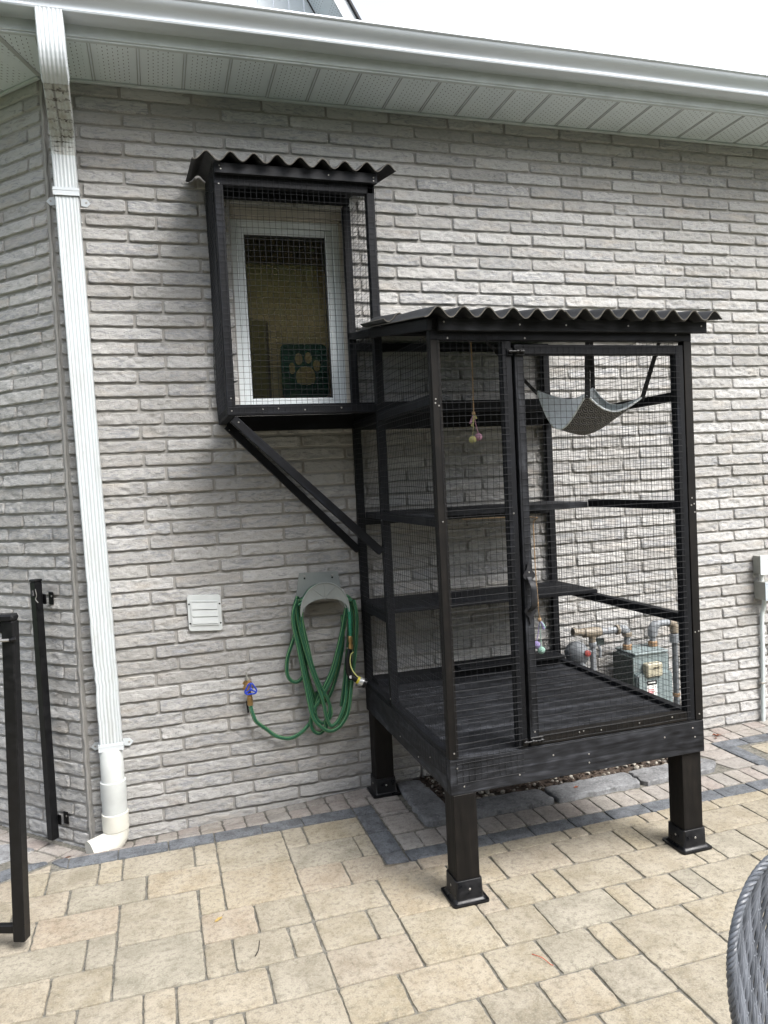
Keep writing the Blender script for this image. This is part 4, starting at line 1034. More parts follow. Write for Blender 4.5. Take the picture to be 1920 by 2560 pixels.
# ================================================================ CAT TOYS
JUT = simple('jute_cord', (.30, .20, .11), .95, var=.3, scale=300)
def yarn(name, c): return simple(name, c, .9, var=.22, scale=260, bump=.9)
def toy(label, cord, ends, tass):
    t = thing('cat_toy', label, 'cat toy', cord[-1]); m = MB(True); m.tube(catmull(cord, 5), .0024, JUT, 6); m.lathe([(.003, -.008), (.008, -.003), (.0075, .004), (.003, .009)], JUT, cord[-1], n=8); m.build('cord', t)
    for p, mt in ends:
        m = MB(True); m.tube([cord[-1], ((cord[-1][0] * .6 + p[0] * .4), p[1], (cord[-1][2] + p[2]) / 2), (p[0], p[1], p[2] + .012)], .0017, mt, 6)
        m.lathe([(.0155 * math.sin(R(a)), .0155 * math.cos(R(a))) for a in range(0, 181, 15)], mt, p, n=16); m.build('yarn_ball', t)
    for a, b, mt in tass:
        m = MB(True); m.tube([a, ((a[0] + b[0]) / 2 + .002, a[1], (a[2] + b[2]) / 2 + .004), b], [.0025, .004, .0055], mt, 6); m.build('tassel', t)
    return t
YL, PK, LI, MT = yarn('yellow_yarn', (.40, .38, .16)), yarn('pink_yarn', (.42, .22, .30)), yarn('lilac_yarn', (.24, .20, .38)), yarn('mint_yarn', (.27, .44, .37))
toy('cat toy of a yellow and a pink yarn ball hanging from a long cord', [(1.3215, -1.0, 2.20), (1.3225, -1.0, 2.05), (1.3195, -1.0, 1.892)], [((1.310, -1.0, 1.786), YL), ((1.335, -1.004, 1.796), PK)],
    [((1.319, -1.0, 1.89), (1.303, -1.0, 1.852), PK), ((1.319, -1.003, 1.888), (1.309, -1.003, 1.84), YL), ((1.32, -1.0, 1.888), (1.329, -1.0, 1.87), YL)])
toy('cat toy of a lilac and a mint yarn ball dangling beside the door handle', [(1.470, -.47, 1.43), (1.4925, -1.13, 1.46), (1.4905, -1.15, 1.43), (1.492, -1.15, 1.25), (1.501, -1.15, 1.045)], [((1.484, -1.148, .944), LI), ((1.5025, -1.152, .922), MT)],
    [((1.502, -1.15, 1.04), (1.524, -1.15, 1.010), MT), ((1.502, -1.152, 1.04), (1.517, -1.152, 1.006), LI)])

# ================================================================ VENT COVER, HOSE HOLDER, TAP, HOSE
v = thing('vent_cover', 'square white plastic vent cover with three louvres on the brick wall', 'vent', (.25, -.01, 1.02))
def wonky(b):   # slightly turned like the real one
    a_, b_ = b; return (a_, -.0 , b_)
VM = simple('vent_plastic', (.52, .545, .54), .4, var=.05)
vt = lambda a, b, d: (.250 + (a) * 1.0 + b * -.005, d, 1.022 + b - a * .07)
m = MB(True)
o = rrect(-.081, .081, -.088, .088, .012, 4)
o = [(a * (1 + .03 * (1 - (b / .088) ** 2) * 0), b * (1 + .05 * (1 - (a / .081) ** 2))) for a, b in o]
m.prism(o, VM, vt, -.022, 0); m.prism([(a * 1.07, b * 1.06) for a, b in o], MM, vt, -.004, 0); m.build('face_plate', v, smooth=False)
m = MB()
for i in range(3):
    z = .036 - i * .036; m.prism([(-.061, z - .0165), (.061, z - .0165), (.061, z + .0165), (-.061, z + .0165)], VM, lambda a, b, d, z=z: vt(a, b, d - (.004 if b < z else 0)), -.0265, -.0215)
for s_ in (-1, 1):
    m.prism([(s_ * .064 - .003, -.062), (s_ * .064 + .003, -.062), (s_ * .064 + .003, .062), (s_ * .064 - .003, .062)], VM, vt, -.028, -.0215)
    m.prism([(-.067, s_ * .058 - .003), (.067, s_ * .058 - .003), (.067, s_ * .058 + .003), (-.067, s_ * .058 + .003)], VM, vt, -.0275, -.0215)
m.build('louvre_panel', v)
for a, b in ((-.074, .045), (.074, .045), (-.074, -.052), (.074, -.052)): m = MB(); p = vt(a, b, -.0222); m.lathe([(.0045, 0), (.0045, .001)], BLK, p, F_, 8); m.build('screw', v)

h = thing('hose_holder', 'grey metal hose holder screwed to the brick wall', 'hose holder', (.84, -.02, 1.1))
HG = simple('grey_powder_coat', (.25, .27, .26), .42, var=.06, scale=12)
m = MB(True); m.prism([(.735, 1.181), (.941, 1.174), (.957, 1.05), (.712, 1.05)][::-1], HG, xz, -.014, -.010)
m.screw((.762, -.0145, 1.162), F_, .006); m.screw((.909, -.0145, 1.155), F_, .006); m.lathe([(.005, 0), (.005, .0006)], BLK, (.762, -.0143, 1.150), F_, 8); m.lathe([(.005, 0), (.005, .0006)], BLK, (.909, -.0143, 1.144), F_, 8)
m.build('back_plate', h, smooth=False)
# arched front plate and the trough the hose lies in
cx_, cz_ = .838, .995
outer = [(cx_ + .125 * math.cos(a) * 1.0, cz_ + .140 * math.sin(a)) for a in np.linspace(R(-8), R(188), 30)]
inner = [(cx_ + .117 * math.cos(a), cz_ + .062 * math.sin(a) - .003) for a in np.linspace(R(176), R(4), 26)]
m = MB(); m.prism(outer + inner, HG, xz, -.133, -.130); m.build('front_plate', h)
m = MB(True); tr_o = [(cx_ + .119 * math.cos(a), cz_ + .134 * math.sin(a)) for a in np.linspace(R(20), R(160), 24)]; tr_i = [(cx_ + .116 * math.cos(a), cz_ + .131 * math.sin(a)) for a in np.linspace(R(160), R(20), 24)]
m.prism([(a, b - .045) for a, b in tr_o + tr_i], HG, xz, -.130, -.014); m.build('trough', h, smooth=False)
m = MB(True); m.tube([(a, -.134, b) for a, b in outer], .0032, HG, 6)
for a, b in (((.784, 1.108), (.840, 1.056)), ((.898, 1.113), (.840, 1.056)), ((.840, 1.133), (.840, 1.046))): m.tube([(a[0], -.134, a[1]), (b[0], -.134, b[1])], .002, HG, 6)
m.build('rim_and_ribs', h)

tp = thing('garden_tap', 'brass garden tap with a blue wheel handle on the brick wall', 'tap', (.445, -.03, .6))
BRS = simple('brass', (.36, .235, .10), .32, metal=.85, var=.3, scale=40); BLU = simple('blue_enamel', (.015, .05, .42), .35, var=.1)
m = MB(True); m.lathe([(.028, 0), (.028, .005), (.016, .009), (.012, .03), (.013, .045), (.017, .05), (.017, .062), (.010, .068)], BRS, (.440, .0, .628), F_, 18)
m.tube(catmull([(.440, -.045, .628), (.442, -.050, .610), (.443, -.052, .59)], 4), .011, BRS, 12); m.lathe([(.0125, 0), (.0125, -.012), (.0145, -.014), (.0145, -.052), (.012, -.055)], BRS, (.444, -.052, .592), n=14); m.build('tap_body', tp)
m = MB(True)
for k in range(3):
    a0 = R(90 + 120 * k); P = [(.449 + .0265 * math.cos(a) * (1 + .18 * math.cos(3 * (a - R(90)))), -.072, .622 + .0265 * math.sin(a) * (1 + .18 * math.cos(3 * (a - R(90))))) for a in np.linspace(a0, a0 + R(120), 9)]
    m.tube(P, .0042, BLU, 8); m.tube([(.449, -.071, .622), P[0]], .004, BLU, 8)
m.lathe([(.008, 0), (.008, .006), (.004, .009)], BLU, (.449, -.068, .622), F_, 12); m.build('wheel_handle', tp)
m = MB(True); m.tube([(.437, -.012, .70), (.438, -.014, .655)], [.003, .006], simple('grey_pin', (.25, .25, .22), .6), 8); m.build('stem', tp); m = MB(True); m.tube([(.432, -.012, .55), (.436, -.016, .49)], .005, BLK, 8); m.build('shutoff_pin', tp)

hs_ = thing('garden_hose', 'green braided garden hose coiled over the grey holder and joined to the tap', 'hose', (.84, -.07, .35))
def mat_hose():
    k = NT('green_braided_hose'); uv = k.coord(uv='uv'); s = k.n('ShaderNodeSeparateXYZ'); k.t.links.new(uv, s.inputs[0]); u, w = s.outputs[0], s.outputs[1]
    st = k.math('GREATER_THAN', k.math('FRACT', k.math('MULTIPLY', w, 4.0)), .86)
    d = k.math('SINE', k.math('MULTIPLY', k.math('ADD', u, k.math('MULTIPLY', w, .02)), 1500)); e = k.math('SINE', k.math('MULTIPLY', w, 100.5))
    br = k.math('MULTIPLY', d, e); c = k.mix(k.ramp(br, [(.2, 0), (.7, 1)]), (.002, .060, .028), (.006, .140, .066)); c = k.mix(st, c, (.20, .38, .15))
    k.P(Base_Color=c, Roughness=.5); k.bump(br, .5, .0012); return k.m
HO = mat_hose(); RH = .0098
A_ = [(.700, 1.059), (.678, .996), (.676, .93), (.692, .834), (.709, .714), (.723, .617), (.737, .52), (.752, .446), (.788, .393), (.839, .362), (.894, .383), (.937, .45), (.958, .563), (.973, .658), (.995, .8), (1.006, .944), (.993, 1.032)]
B_ = [(.716, 1.055), (.700, .993), (.710, .898), (.733, .791), (.760, .684), (.789, .594), (.813, .505), (.824, .436), (.845, .385), (.886, .408), (.924, .49), (.938, .566), (.955, .70), (.975, .83), (.985, .95), (.975, 1.045)]
C_ = [(.965, 1.055), (.952, .973), (.930, .874), (.902, .772), (.868, .67), (.831, .598), (.790, .537), (.771, .472), (.779, .423), (.812, .399), (.850, .43), (.845, .50), (.80, .60), (.765, .70), (.735, .83), (.722, .93), (.722, 1.04)]
D_ = [(.940, .95), (.936, .807), (.916, .703), (.892, .62), (.853, .528), (.815, .500), (.775, .54), (.748, .64), (.722, .78), (.702, .90), (.690, .98), (.712, 1.06)]
E_ = [(.722, .95), (.744, .828), (.766, .707), (.799, .603), (.838, .521), (.845, .462), (.822, .408), (.821, .374), (.785, .350), (.753, .374), (.746, .428), (.766, .482), (.81, .54), (.87, .64), (.905, .74), (.945, .90), (.975, 1.03)]
LP = [(.692, .90), (.668, .83), (.645, .765), (.637, .700), (.645, .655), (.672, .628), (.706, .636), (.735, .70), (.728, .85), (.712, .98), (.73, 1.06)]
Fp = [(.4445, .533), (.452, .497), (.465, .458), (.488, .431), (.523, .398), (.558, .365), (.599, .346), (.642, .343), (.685, .360), (.725, .388), (.751, .418), (.773, .472), (.79, .56)]
ARC = lambda y, r=.110: [(cx_ + r * math.cos(a), y, .985 + (r + .012) * math.sin(a) + .0) for a in np.linspace(R(150), R(30), 7)]
def str3(P, y0, y1): return [(a, y0 + (y1 - y0) * math.sin(math.pi * i / (len(P) - 1)), b) for i, (a, b) in enumerate(P)]
m = MB(True)
for P, ya, yb in ((A_, -.115, -.095), (B_, -.095, -.085), (C_, -.100, -.062), (D_, -.070, -.040), (E_, -.085, -.070), (LP, -.085, -.050)):
    m.tube(catmull(str3(P, ya, yb), 8), RH, HO, 12)
# more strands of the same bundles, slightly offset
for P, dx, dz, ya, yb in ((A_[:8], .010, .012, -.080, -.070), (A_[:7], .024, -.010, -.062, -.055), (A_[10:], -.012, .004, -.078, -.068), (A_[11:], -.024, .02, -.055, -.05), (B_[:6], .008, .0, -.045, -.04)):
    m.tube(catmull([(a + dx, ya + (yb - ya) * i / len(P), b + dz) for i, (a, b) in enumerate(P)], 8), RH, HO, 12)
for y_ in (-.116, -.097, -.078, -.060, -.042): m.tube(catmull([(.706, y_, 1.03)] + ARC(y_) + [(.982, y_, 1.03)], 6), RH, HO, 12)
for y_ in (-.105, -.07): m.tube(catmull([(.716, y_, 1.045)] + [(a, b, c + .016) for a, b, c in ARC(y_, .105)] + [(.972, y_, 1.045)], 6), RH, HO, 12)
m.tube(catmull([(a, -.052 - .01 * math.sin(i), b) for i, (a, b) in enumerate(Fp)], 8), [RH * (1 + .07 * math.sin(i * 2.1) * (1 if i < 30 else .2)) for i in range(97)], HO, 12)
m.tube(catmull([(.958, -.118, 1.03), (.963, -.128, .97), (.964, -.128, .90), (.964, -.124, .845)], 8), [RH * (.72 + .10 * (i % 3)) for i in range(25)], simple('gathered_green_sleeve', (.01, .16, .09), .6, var=.3, scale=90), 10)
m.build('hose_strands', hs_)
m = MB(True); m.lathe([(.008, .012), (.0105, .008), (.0115, 0), (.0115, -.020), (.0095, -.022), (.0095, -.034), (.0125, -.036), (.0125, -.056), (.0105, -.058)], BRS, (.963, -.123, .838), n=14); m.tube([(.948, -.123, .786), (.940, -.123, .788)], .004, SCREW, 6); m.build('brass_coupling', hs_)
nz = MB(True); NP = catmull([(.960, -.123, .782), (.953, -.124, .752), (.947, -.124, .715), (.945, -.124, .680), (.951, -.126, .652), (.966, -.130, .634), (.984, -.134, .622)], 6)
nz.tube(NP, [lerp(.0125, .0175, min(1, i / 12)) if i < 26 else .0165 for i in range(len(NP))], BPL, 14)
noz = nz.build('spray_nozzle', hs_)
m = MB(True); a_ = Vector((.984, -.134, .622)); dr = Vector((.80, -.12, -.46)).normalized()
m.lathe([(.0165, 0), (.019, .003), (.019, .012)], simple('yellow_ring', (.62, .52, .04), .5), a_, dr, 18); m.lathe([(.0185, .012), (.021, .015), (.022, .034)], simple('silver_collar', (.55, .56, .56), .3, metal=.6), a_, dr, 18)
m.lathe([(.022, .034), (.0245, .036), (.0245, .050), (.0215, .052)], BPL, a_, dr, 18); m.build('nozzle_head', noz)
m = MB(True); m.tube(catmull([(.972, -.142, .768), (.957, -.146, .758), (.951, -.147, .730), (.952, -.148, .700), (.962, -.15, .672), (.978, -.15, .648), (.992, -.148, .632)], 5), .0026, simple('yellow_lever', (.62, .60, .22), .5), 7); m.build('lever', noz)
m = MB(); m.lathe([(.015, 0), (.015, .004)], BPL, (.950, -.139, .640), F_, 14); m.lathe([(.008, .004), (.008, .0045)], simple('white_dial_mark', (.6, .6, .6), .5), (.950, -.139, .641), F_, 10); m.build('dial', noz)

# ================================================================ OUTLET BOX AND CONDUIT
ob = thing('outlet_box', 'white outdoor socket over a grey junction box with a thin conduit down to the paving', 'electrical box', (3.65, -.02, .9))
GRY = simple('grey_box_paint', (.27, .275, .25), .55, var=.08); GBL = simple('pale_grey_cover', (.42, .48, .53), .45, var=.05)
m = MB(); m.box(3.613, 3.695, -.070, -.006, .940, 1.052, GRY, .002); m.build('socket_box', ob)
m = MB(); m.box(3.609, 3.699, -.0755, -.0705, .936, 1.056, VINYL, .001)
for z in (1.022, .975):
    for dx in (-.006, .007): m.box(3.654 + dx - .0012, 3.654 + dx + .0012, -.0762, -.0754, z + .002, z + .011, BLK, .0001)
    m.lathe([(.0022, 0), (.0022, .0006)], BLK, (3.655, -.0755, z - .006), F_, 8)
m.build('socket_cover', ob)
m = MB(); m.box(3.616, 3.716, -.100, -.006, .779, .892, GRY, .002); m.build('junction_box', ob)
m = MB(); m.box(3.614, 3.718, -.1035, -.1004, .777, .894, GBL, .001)
for z in (.79, .881): m.screw((3.626, -.1036, z), F_, .003)
m.build('junction_cover', ob)
m = MB(True); m.tube([(3.640, -.045, .94), (3.640, -.045, .892)], .013, PVC, 12); m.build('connector', ob)
m = MB(True); m.tube(catmull([(3.662, -.040, .779), (3.660, -.036, .72), (3.655, -.024, .66), (3.654, -.022, .4), (3.643, -.022, .02), (3.643, -.022, -.02)], 8), .0125, simple('painted_conduit', (.56, .62, .62), .4, var=.08), 12); m.build('conduit', ob)
m = MB(); m.box(3.628, 3.668, -.036, -.008, .238, .250, SCREW, .001); m.build('conduit_strap', ob)
m = MB(True); m.tube([(3.608, -.012, .94), (3.606, -.014, .925), (3.62, -.012, .912)], .004, SCREW, 8); m.build('mounting_tab', ob); m = MB(True); m.tube([(3.61, -.012, .785), (3.61, -.014, .765), (3.63, -.012, .757)], .004, SCREW, 8); m.build('mounting_tab', ob)

# ================================================================ GAS METER
gm = thing('gas_meter', 'pale green gas meter with rusty grey pipes against the wall behind the enclosure', 'gas meter', (2.66, -.16, .2))
def mat_meter(name, c, rust=.25):
    k = NT(name); v_ = k.coord('Object'); n = k.noise(v_, 9, 6, .65); f = k.noise(v_, 60, 4, .7)
    cc = k.mix(k.ramp(n, [(.62, 0), (.78, rust)]), c, (.30, .14, .05)); cc = k.mix(k.ramp(f, [(.55, 0), (.75, .25)]), cc, (.14, .13, .12)); k.P(Base_Color=cc, Roughness=.5); k.bump(f, .12, .003); return k.m
GM = mat_meter('meter_green_paint', (.165, .205, .21), .25); GP = mat_meter('grey_pipe_paint', (.185, .20, .215), .6); RU = mat_meter('rusty_nut', (.24, .15, .08), 1.0); OLD = mat_meter('weathered_fitting', (.19, .16, .12), .8)
DKG = simple('dark_green_shade_and_tag', (.032, .045, .042), .6, var=.2)  # dark tone holding the meter's side shade, also the tag plate's colour
def plate(m, pol, y0, y1, mat): m.prism(pol, mat, xz, y0, y1)
m = MB(True); lo = rrect(2.568, 2.802, .215, .480, .025, 5); plate(m, lo, -.252, -.165, GM); plate(m, rrect(2.560, 2.796, .470, .585, .030, 5), -.235, -.06, GM); plate(m, rrect(2.575, 2.790, .225, .475, .02, 5), -.263, -.252, GM)
plate(m, rrect(2.562, 2.806, .205, .475, .025, 5), -.165, -.158, GM); plate(m, rrect(2.572, 2.798, .215, .468, .02, 5), -.158, -.055, GM)
m.build('meter_body', gm, smooth=False)
m = MB(True); m.box(2.566, 2.790, -.245, -.050, .583, .596, GM, .004); m.build('top_flange', gm, smooth=False)
for x in (2.577, 2.793):
    for z in (.25, .31, .37, .43, .467): m = MB(); m.lathe([(.005, 0), (.005, .005)], GP, (x, -.2525, z), F_, 6); m.build('bolt', gm)
m = MB(); m.box(2.549, 2.5585, -.245, -.052, .215, .575, DKG, .003); m.build('side_shade_plate', gm)  # dark plate standing in for shade on the meter's left face
m = MB(); m.box(2.618, 2.722, -.282, -.236, .462, .538, simple('beige_index_cover', (.36, .335, .25), .5, var=.1), .006); m.box(2.655, 2.700, -.2835, -.2822, .505, .520, simple('index_window', (.25, .22, .15), .3), .0004)
for i in range(4): m.box(2.660 + i * .009, 2.665 + i * .009, -.2845, -.2836, .508, .517, BLK, .0002)
m.build('index_box', gm)
m = MB(); WL = simple('white_label', (.72, .72, .70), .5, var=.03); RD = simple('red_print', (.42, .03, .05), .5); m.box(2.626, 2.690, -.2645, -.2632, .352, .440, WL, .0002); m.box(2.626, 2.690, -.2655, -.2646, .414, .440, simple('dark_print', (.02, .02, .02), .5), .0002)
m.lathe([(.0045, 0), (.0045, .0004)], WL, (2.637, -.2656, .428), F_, 12); m.box(2.646, 2.682, -.2660, -.2656, .4245, .4305, WL, .0001)
for z in (.385, .375, .367): m.box(2.631, 2.631 + random.uniform(.035, .054), -.2650, -.2646, z, z + .0045, RD, .0001)
m.build('warning_label', gm)
m = MB(True); m.lathe([(.022, 0), (.026, .002), (.026, .028), (.022, .03)], RU, (2.598, -.13, .596), n=8); m.lathe([(.022, 0), (.026, .002), (.026, .028), (.022, .03)], RU, (2.770, -.13, .596), n=8); m.build('union_nut', gm) if False else None
for x in (2.598, 2.770):
    m = MB(True); m.lathe([(.022, 0), (.027, .002), (.027, .026), (.022, .03)], RU, (x, -.13, .5965), n=10); m.build('union_nut', gm, smooth=False)
m = MB(True); m.tube(catmull([(2.598, -.13, .62), (2.598, -.13, .675), (2.594, -.13, .700), (2.575, -.13, .714), (2.54, -.13, .716), (2.47, -.13, .717), (2.42, -.13, .717)], 6), [.0185] * 8 + [.020] * 4 + [.025] * 10 + [.0195] * 15, GP, 16); m.build('inlet_pipe', gm)
m = MB(True); m.lathe([(.024, 0), (.029, .003), (.029, .02), (.024, .024)], OLD, (2.598, -.13, .672), n=16); m.build('pipe_collar', gm); m = MB(True); m.lathe([(.024, 0), (.029, .003), (.029, .018), (.024, .02)], OLD, (2.545, -.13, .716), (-1, 0, 0), 16); m.build('pipe_collar', gm); m = MB(True)
m.tube([(2.425, -.13, .717), (2.405, -.13, .718), (2.345, -.13, .720), (2.325, -.13, .722), (2.30, -.13, .726), (2.262, -.13, .732)], [.024, .029, .029, .025, .021, .021], OLD, 14)
m.lathe([(.024, 0), (.029, .003), (.029, .014)], OLD, (2.330, -.13, .721), (-1, 0, .1), 14); m.lathe([(.018, 0), (.024, .004), (.024, .022)], OLD, (2.268, -.13, .731), (-1, 0, .1), 8); m.tube([(2.370, -.13, .71), (2.370, -.13, .655)], [.022, .019], OLD, 12); m.build('pipe_tee', gm)
m = MB(True); m.tube([(2.372, -.13, .66), (2.372, -.13, -.02)], .0165, GP, 12); m.lathe([(.019, 0), (.022, .004), (.022, .026), (.019, .03)], GP, (2.372, -.13, .635), n=10); m.tube([(2.40, -.145, .645), (2.408, -.15, .62), (2.404, -.15, .575)], .008, GP, 8); m.build('riser_pipe', gm)
m = MB(True); ax = Vector((-.75, -.66, 0)); m.lathe([(.030, -.045), (.050, -.030), (.062, -.012), (.070, -.004), (.070, .004), (.060, .010), (.048, .026), (.026, .032), (.016, .034)], GP, (2.272, -.125, .607), ax, 26)
m.tube([(2.300, -.10, .607), (2.350, -.12, .607), (2.372, -.13, .607)], .016, GP, 12); m.tube([(2.285, -.14, .59), (2.290, -.145, .515)], [.02, .021], GP, 14)
m.build('regulator', gm); m = MB(True); m.lathe([(.016, 0), (.018, .003), (.018, .014), (.013, .017)], simple('red_cap', (.25, .04, .035), .5, var=.2), Vector((2.272, -.125, .607)) + Vector((.032, -.052, .010)), (-.1, -.99, 0), 10); m.build('regulator_cap', gm)
m = MB(True); m.box(2.405, 2.470, -.10, -.07, .628, .668, DKG, .003); m.build('tag_plate', gm)
m = MB(True); pts = catmull([(2.770, -.13, .62), (2.770, -.13, .660), (2.772, -.13, .690), (2.785, -.13, .712), (2.81, -.13, .722), (2.85, -.13, .724), (2.885, -.13, .722)], 6); m.tube(pts, [.0175 if i < 7 else (.0285 if i < 22 else .020) for i in range(len(pts))], GP, 16)
m.lathe([(.024, 0), (.028, .003), (.028, .012)], GP, (2.770, -.13, .655), n=16); m.build('outlet_pipe', gm)
m = MB(True); m.tube(catmull([(2.880, -.13, .723), (2.905, -.13, .716), (2.918, -.13, .695), (2.920, -.13, .66)], 5), .026, OLD, 14); m.lathe([(.024, 0), (.030, .003), (.030, .05), (.024, .053)], GP, (2.920, -.13, .600), n=10); m.tube([(2.92, -.13, .66), (2.92, -.13, .20), (2.915, -.07, .17), (2.915, -.01, .17)], .0165, simple('dark_grey_pipe', (.10, .11, .12), .5), 12); m.lathe([(.019, 0), (.022, .004), (.022, .02)], RU, (2.92, -.13, .28), n=10); m.build('house_pipe', gm)

# ================================================================ GATE AND WALL POST
gt_ = thing('gate', 'black metal gate leaf standing open in front of the side wall', 'gate', (-.50, -.885, .03))
gd = Vector((-.94, .34, 0)).normalized(); gnr = Vector((-.34, -.94, 0)).normalized(); gp_ = Vector((-.497, -.893, 0))
def gpnt(a, z, o=0): return gp_ + gd * a + gnr * o + Vector((.0296 * z - .0145, 0, z))
m = MB(); m.board(gpnt(0, .032), gpnt(0, 1.20), .044, .044, BLK, up=gnr, bev=.003); m.build('stile', gt_)
m = MB(); m.board(gpnt(.023, .075), gpnt(.9, .075), .026, .030, BLK, bev=.003); m.build('bottom_rail', gt_)
m = MB(); m.board(gpnt(-.022, 1.212), gpnt(.9, 1.212), .050, .026, BLK, bev=.006); m.board(gpnt(.023, 1.18), gpnt(.9, 1.18), .036, .040, BLK, bev=.003); m.build('top_rail', gt_)
for i in range(1, 8):
    m = MB(); m.board(gpnt(.07 + .11 * i, .09), gpnt(.07 + .11 * i, 1.16), .016, .016, BLK, up=gnr); m.build('baluster', gt_)
m = MB(True); m.tube([gpnt(.06, 1.135, .026), gpnt(-.012, 1.135, .03)], .0055, SCREW, 8); m.tube([gpnt(-.012, 1.135, .03), gpnt(-.030, 1.137, .02)], [.0055, .010], BLK, 8); m.lathe([(.008, 0), (.008, .006)], SCREW, gpnt(.05, 1.135, .024), gnr, 8); m.build('latch_bolt', gt_)
wp = thing('gate_post', 'black metal post bracketed to the side brick wall beside the downspout', 'post', (-.50, .06, -.03))
wn = Vector((-Q, -Q, 0)); wt = Vector((Q, -Q, 0)); pc = Vector((XC, 0, 0)) + Vector((-Q, Q, 0)) * .198 + wn * .062
m = MB(); m.board(pc + Vector((0, 0, -.035)), pc + Vector((0, 0, 1.232)), .040, .040, BLK, up=wn, bev=.003); m.board(pc + Vector((0, 0, 1.2325)) - wt * .0, pc + Vector((0, 0, 1.245)), .046, .046, BLK, up=wn, bev=.004); m.build('post', wp)
for z in (1.145, .055):
    m = MB(); m.board(pc + wt * .004 + Vector((0, 0, z)) - wn * .024, pc + wt * .036 + Vector((0, 0, z)) - wn * .024, .006, .050, BLK, bev=.002); m.board(pc + wt * .02 + Vector((0, 0, z)) - wn * .052, pc + wt * .052 + Vector((0, 0, z)) - wn * .052, .006, .062, BLK, bev=.002)
    m.screw(pc + wt * .028 + Vector((0, 0, z)) - wn * .0265, wn, .005); m.screw(pc + wt * .044 + Vector((0, 0, z + .01)) - wn * .0485, wn, .005); m.build('bracket', wp)
m = MB(True); m.tube(catmull([pc + wt * .02 + wn * .02 + Vector((0, 0, 1.20)), pc + wt * .026 + wn * .02 + Vector((0, 0, 1.17)), pc + wt * .02 + wn * .022 + Vector((0, 0, 1.15)), pc + wt * .034 + wn * .02 + Vector((0, 0, 1.135))], 4), .0022, SCREW, 6); m.tube([pc + wn * .022 + Vector((0, 0, 1.19)), pc + wn * .03 + wt * .015 + Vector((0, 0, 1.165))], .007, BLK, 8); m.build('latch_catch', wp)

# ================================================================ WICKER CHAIR
wc = thing('wicker_chair', 'grey wicker chair with a rounded back and a twisted braid edge', 'chair', (1.378, -2.85, 0))
def mat_rattan():
    k = NT('grey_rattan'); rd = k.coord(uv='rnd'); s = k.n('ShaderNodeSeparateXYZ'); k.t.links.new(rd, s.inputs[0]); uv = k.coord(uv='uv')
    n = k.noise(k.mapping(uv, (60, 9, 1)), 1, 5, .6, .5)
    c = k.mix(k.math('ADD', k.math('MULTIPLY', n, .6), k.math('MULTIPLY', s.outputs[0], .45)), (.024, .028, .034), (.18, .195, .222))
    k.P(Base_Color=c, Roughness=.38); k.bump(n, .25, .001); return k.m
RAT = mat_rattan(); CXW, CZW, AW, BW = 1.395, .600, .278, .32
BT = .176
def bn2(b): return b / (BT if b > 0 else BW)
def wsurf(a, b, o=0):      # a, b in metres from the centre; o towards the camera
    rr = (a / AW) ** 2 + bn2(b) ** 2
    y = -2.53 + .035 * (1 - rr)  - (.09 * (a / AW) ** 2)
    return Vector((CXW + a, y - o - .10 * 0, CZW + b))
ea = lambda t, k=1.0: (AW * k * math.cos(t), (BT if math.sin(t) > 0 else BW) * k * math.sin(t))
m = MB(True); sl_t = math.tan(R(24))
for i in range(-52, 53):
    x0 = i * .0108; pts = []; prs = []
    for j in range(-72, 42):
        b = j * .0045; a = x0 + b * sl_t + .02 * bn2(b) ** 2
        if (a / AW) ** 2 + bn2(b) ** 2 < .985: pts.append((a, b))
    if len(pts) < 6: continue
    ph = (i // 2) % 2
    P3 = [wsurf(a, b, .0034 * math.sin(b / .032 * math.pi + ph * math.pi) + .0006 * math.sin(i * 7)) for a, b in pts]
    mb = MB(); mb.tube(P3, .0045 + .0004 * math.sin(i * 3), RAT, 7); m.add(mb.v, mb.f, RAT, mb.uv, (abs(math.sin(i * 12.9)) , .5))
for j in range(-10, 6):
    b = j * .032; w_ = AW * math.sqrt(max(0, .98 - bn2(b) ** 2))
    if w_ < .03: continue
    n_ = int(w_ * 2 / .008); mb = MB(); mb.tube([wsurf(-w_ + 2 * w_ * k / n_, b + .003, -.0002) for k in range(n_ + 1)], .0026, RAT, 6); m.add(mb.v, mb.f, RAT, mb.uv, (.8, .5))
m.build('woven_back', wc, recalc=False)
m = MB(True)
for s_ in range(4):
    pts = []
    for k in range(421):
        t = 2 * math.pi * k / 420; a, b = ea(t); c = wsurf(a, b, .004); tg = Vector((-AW * math.sin(t), 0, (BT if math.sin(t) > 0 else BW) * math.cos(t))).normalized(); nr = Vector((0, -1, 0)); bn_ = tg.cross(nr).normalized(); ph = t * 26 + s_ * math.pi / 2
        pts.append(c + (nr * math.cos(ph) + bn_ * math.sin(ph)) * .0050)
    mb = MB(); mb.tube(pts, .0046, RAT, 7, cap=False); m.add(mb.v, mb.f, RAT, mb.uv, (.12 + .1 * s_, .5))
m.build('braided_edge', wc, recalc=False)
m = MB(True)
st = [(CXW + .25 * math.cos(t), -2.86 + .24 * math.sin(t), .415) for t in np.linspace(0, 2 * math.pi, 40)]
m.prism([(a, b) for a, b, c in st][:-1], RAT, lambda a, b, d: (a, b, d), .395, .43); m.tube(st, .02, RAT, 8, cap=False); m.build('seat', wc, smooth=False)
for a, b in ((-.19, -2.68), (.19, -2.68), (-.19, -3.04), (.19, -3.04)):
    m = MB(True); m.tube([(CXW + a, b, .40), (CXW + a * 1.1, b, 0.0)], .016, RAT, 10); m.build('leg', wc)

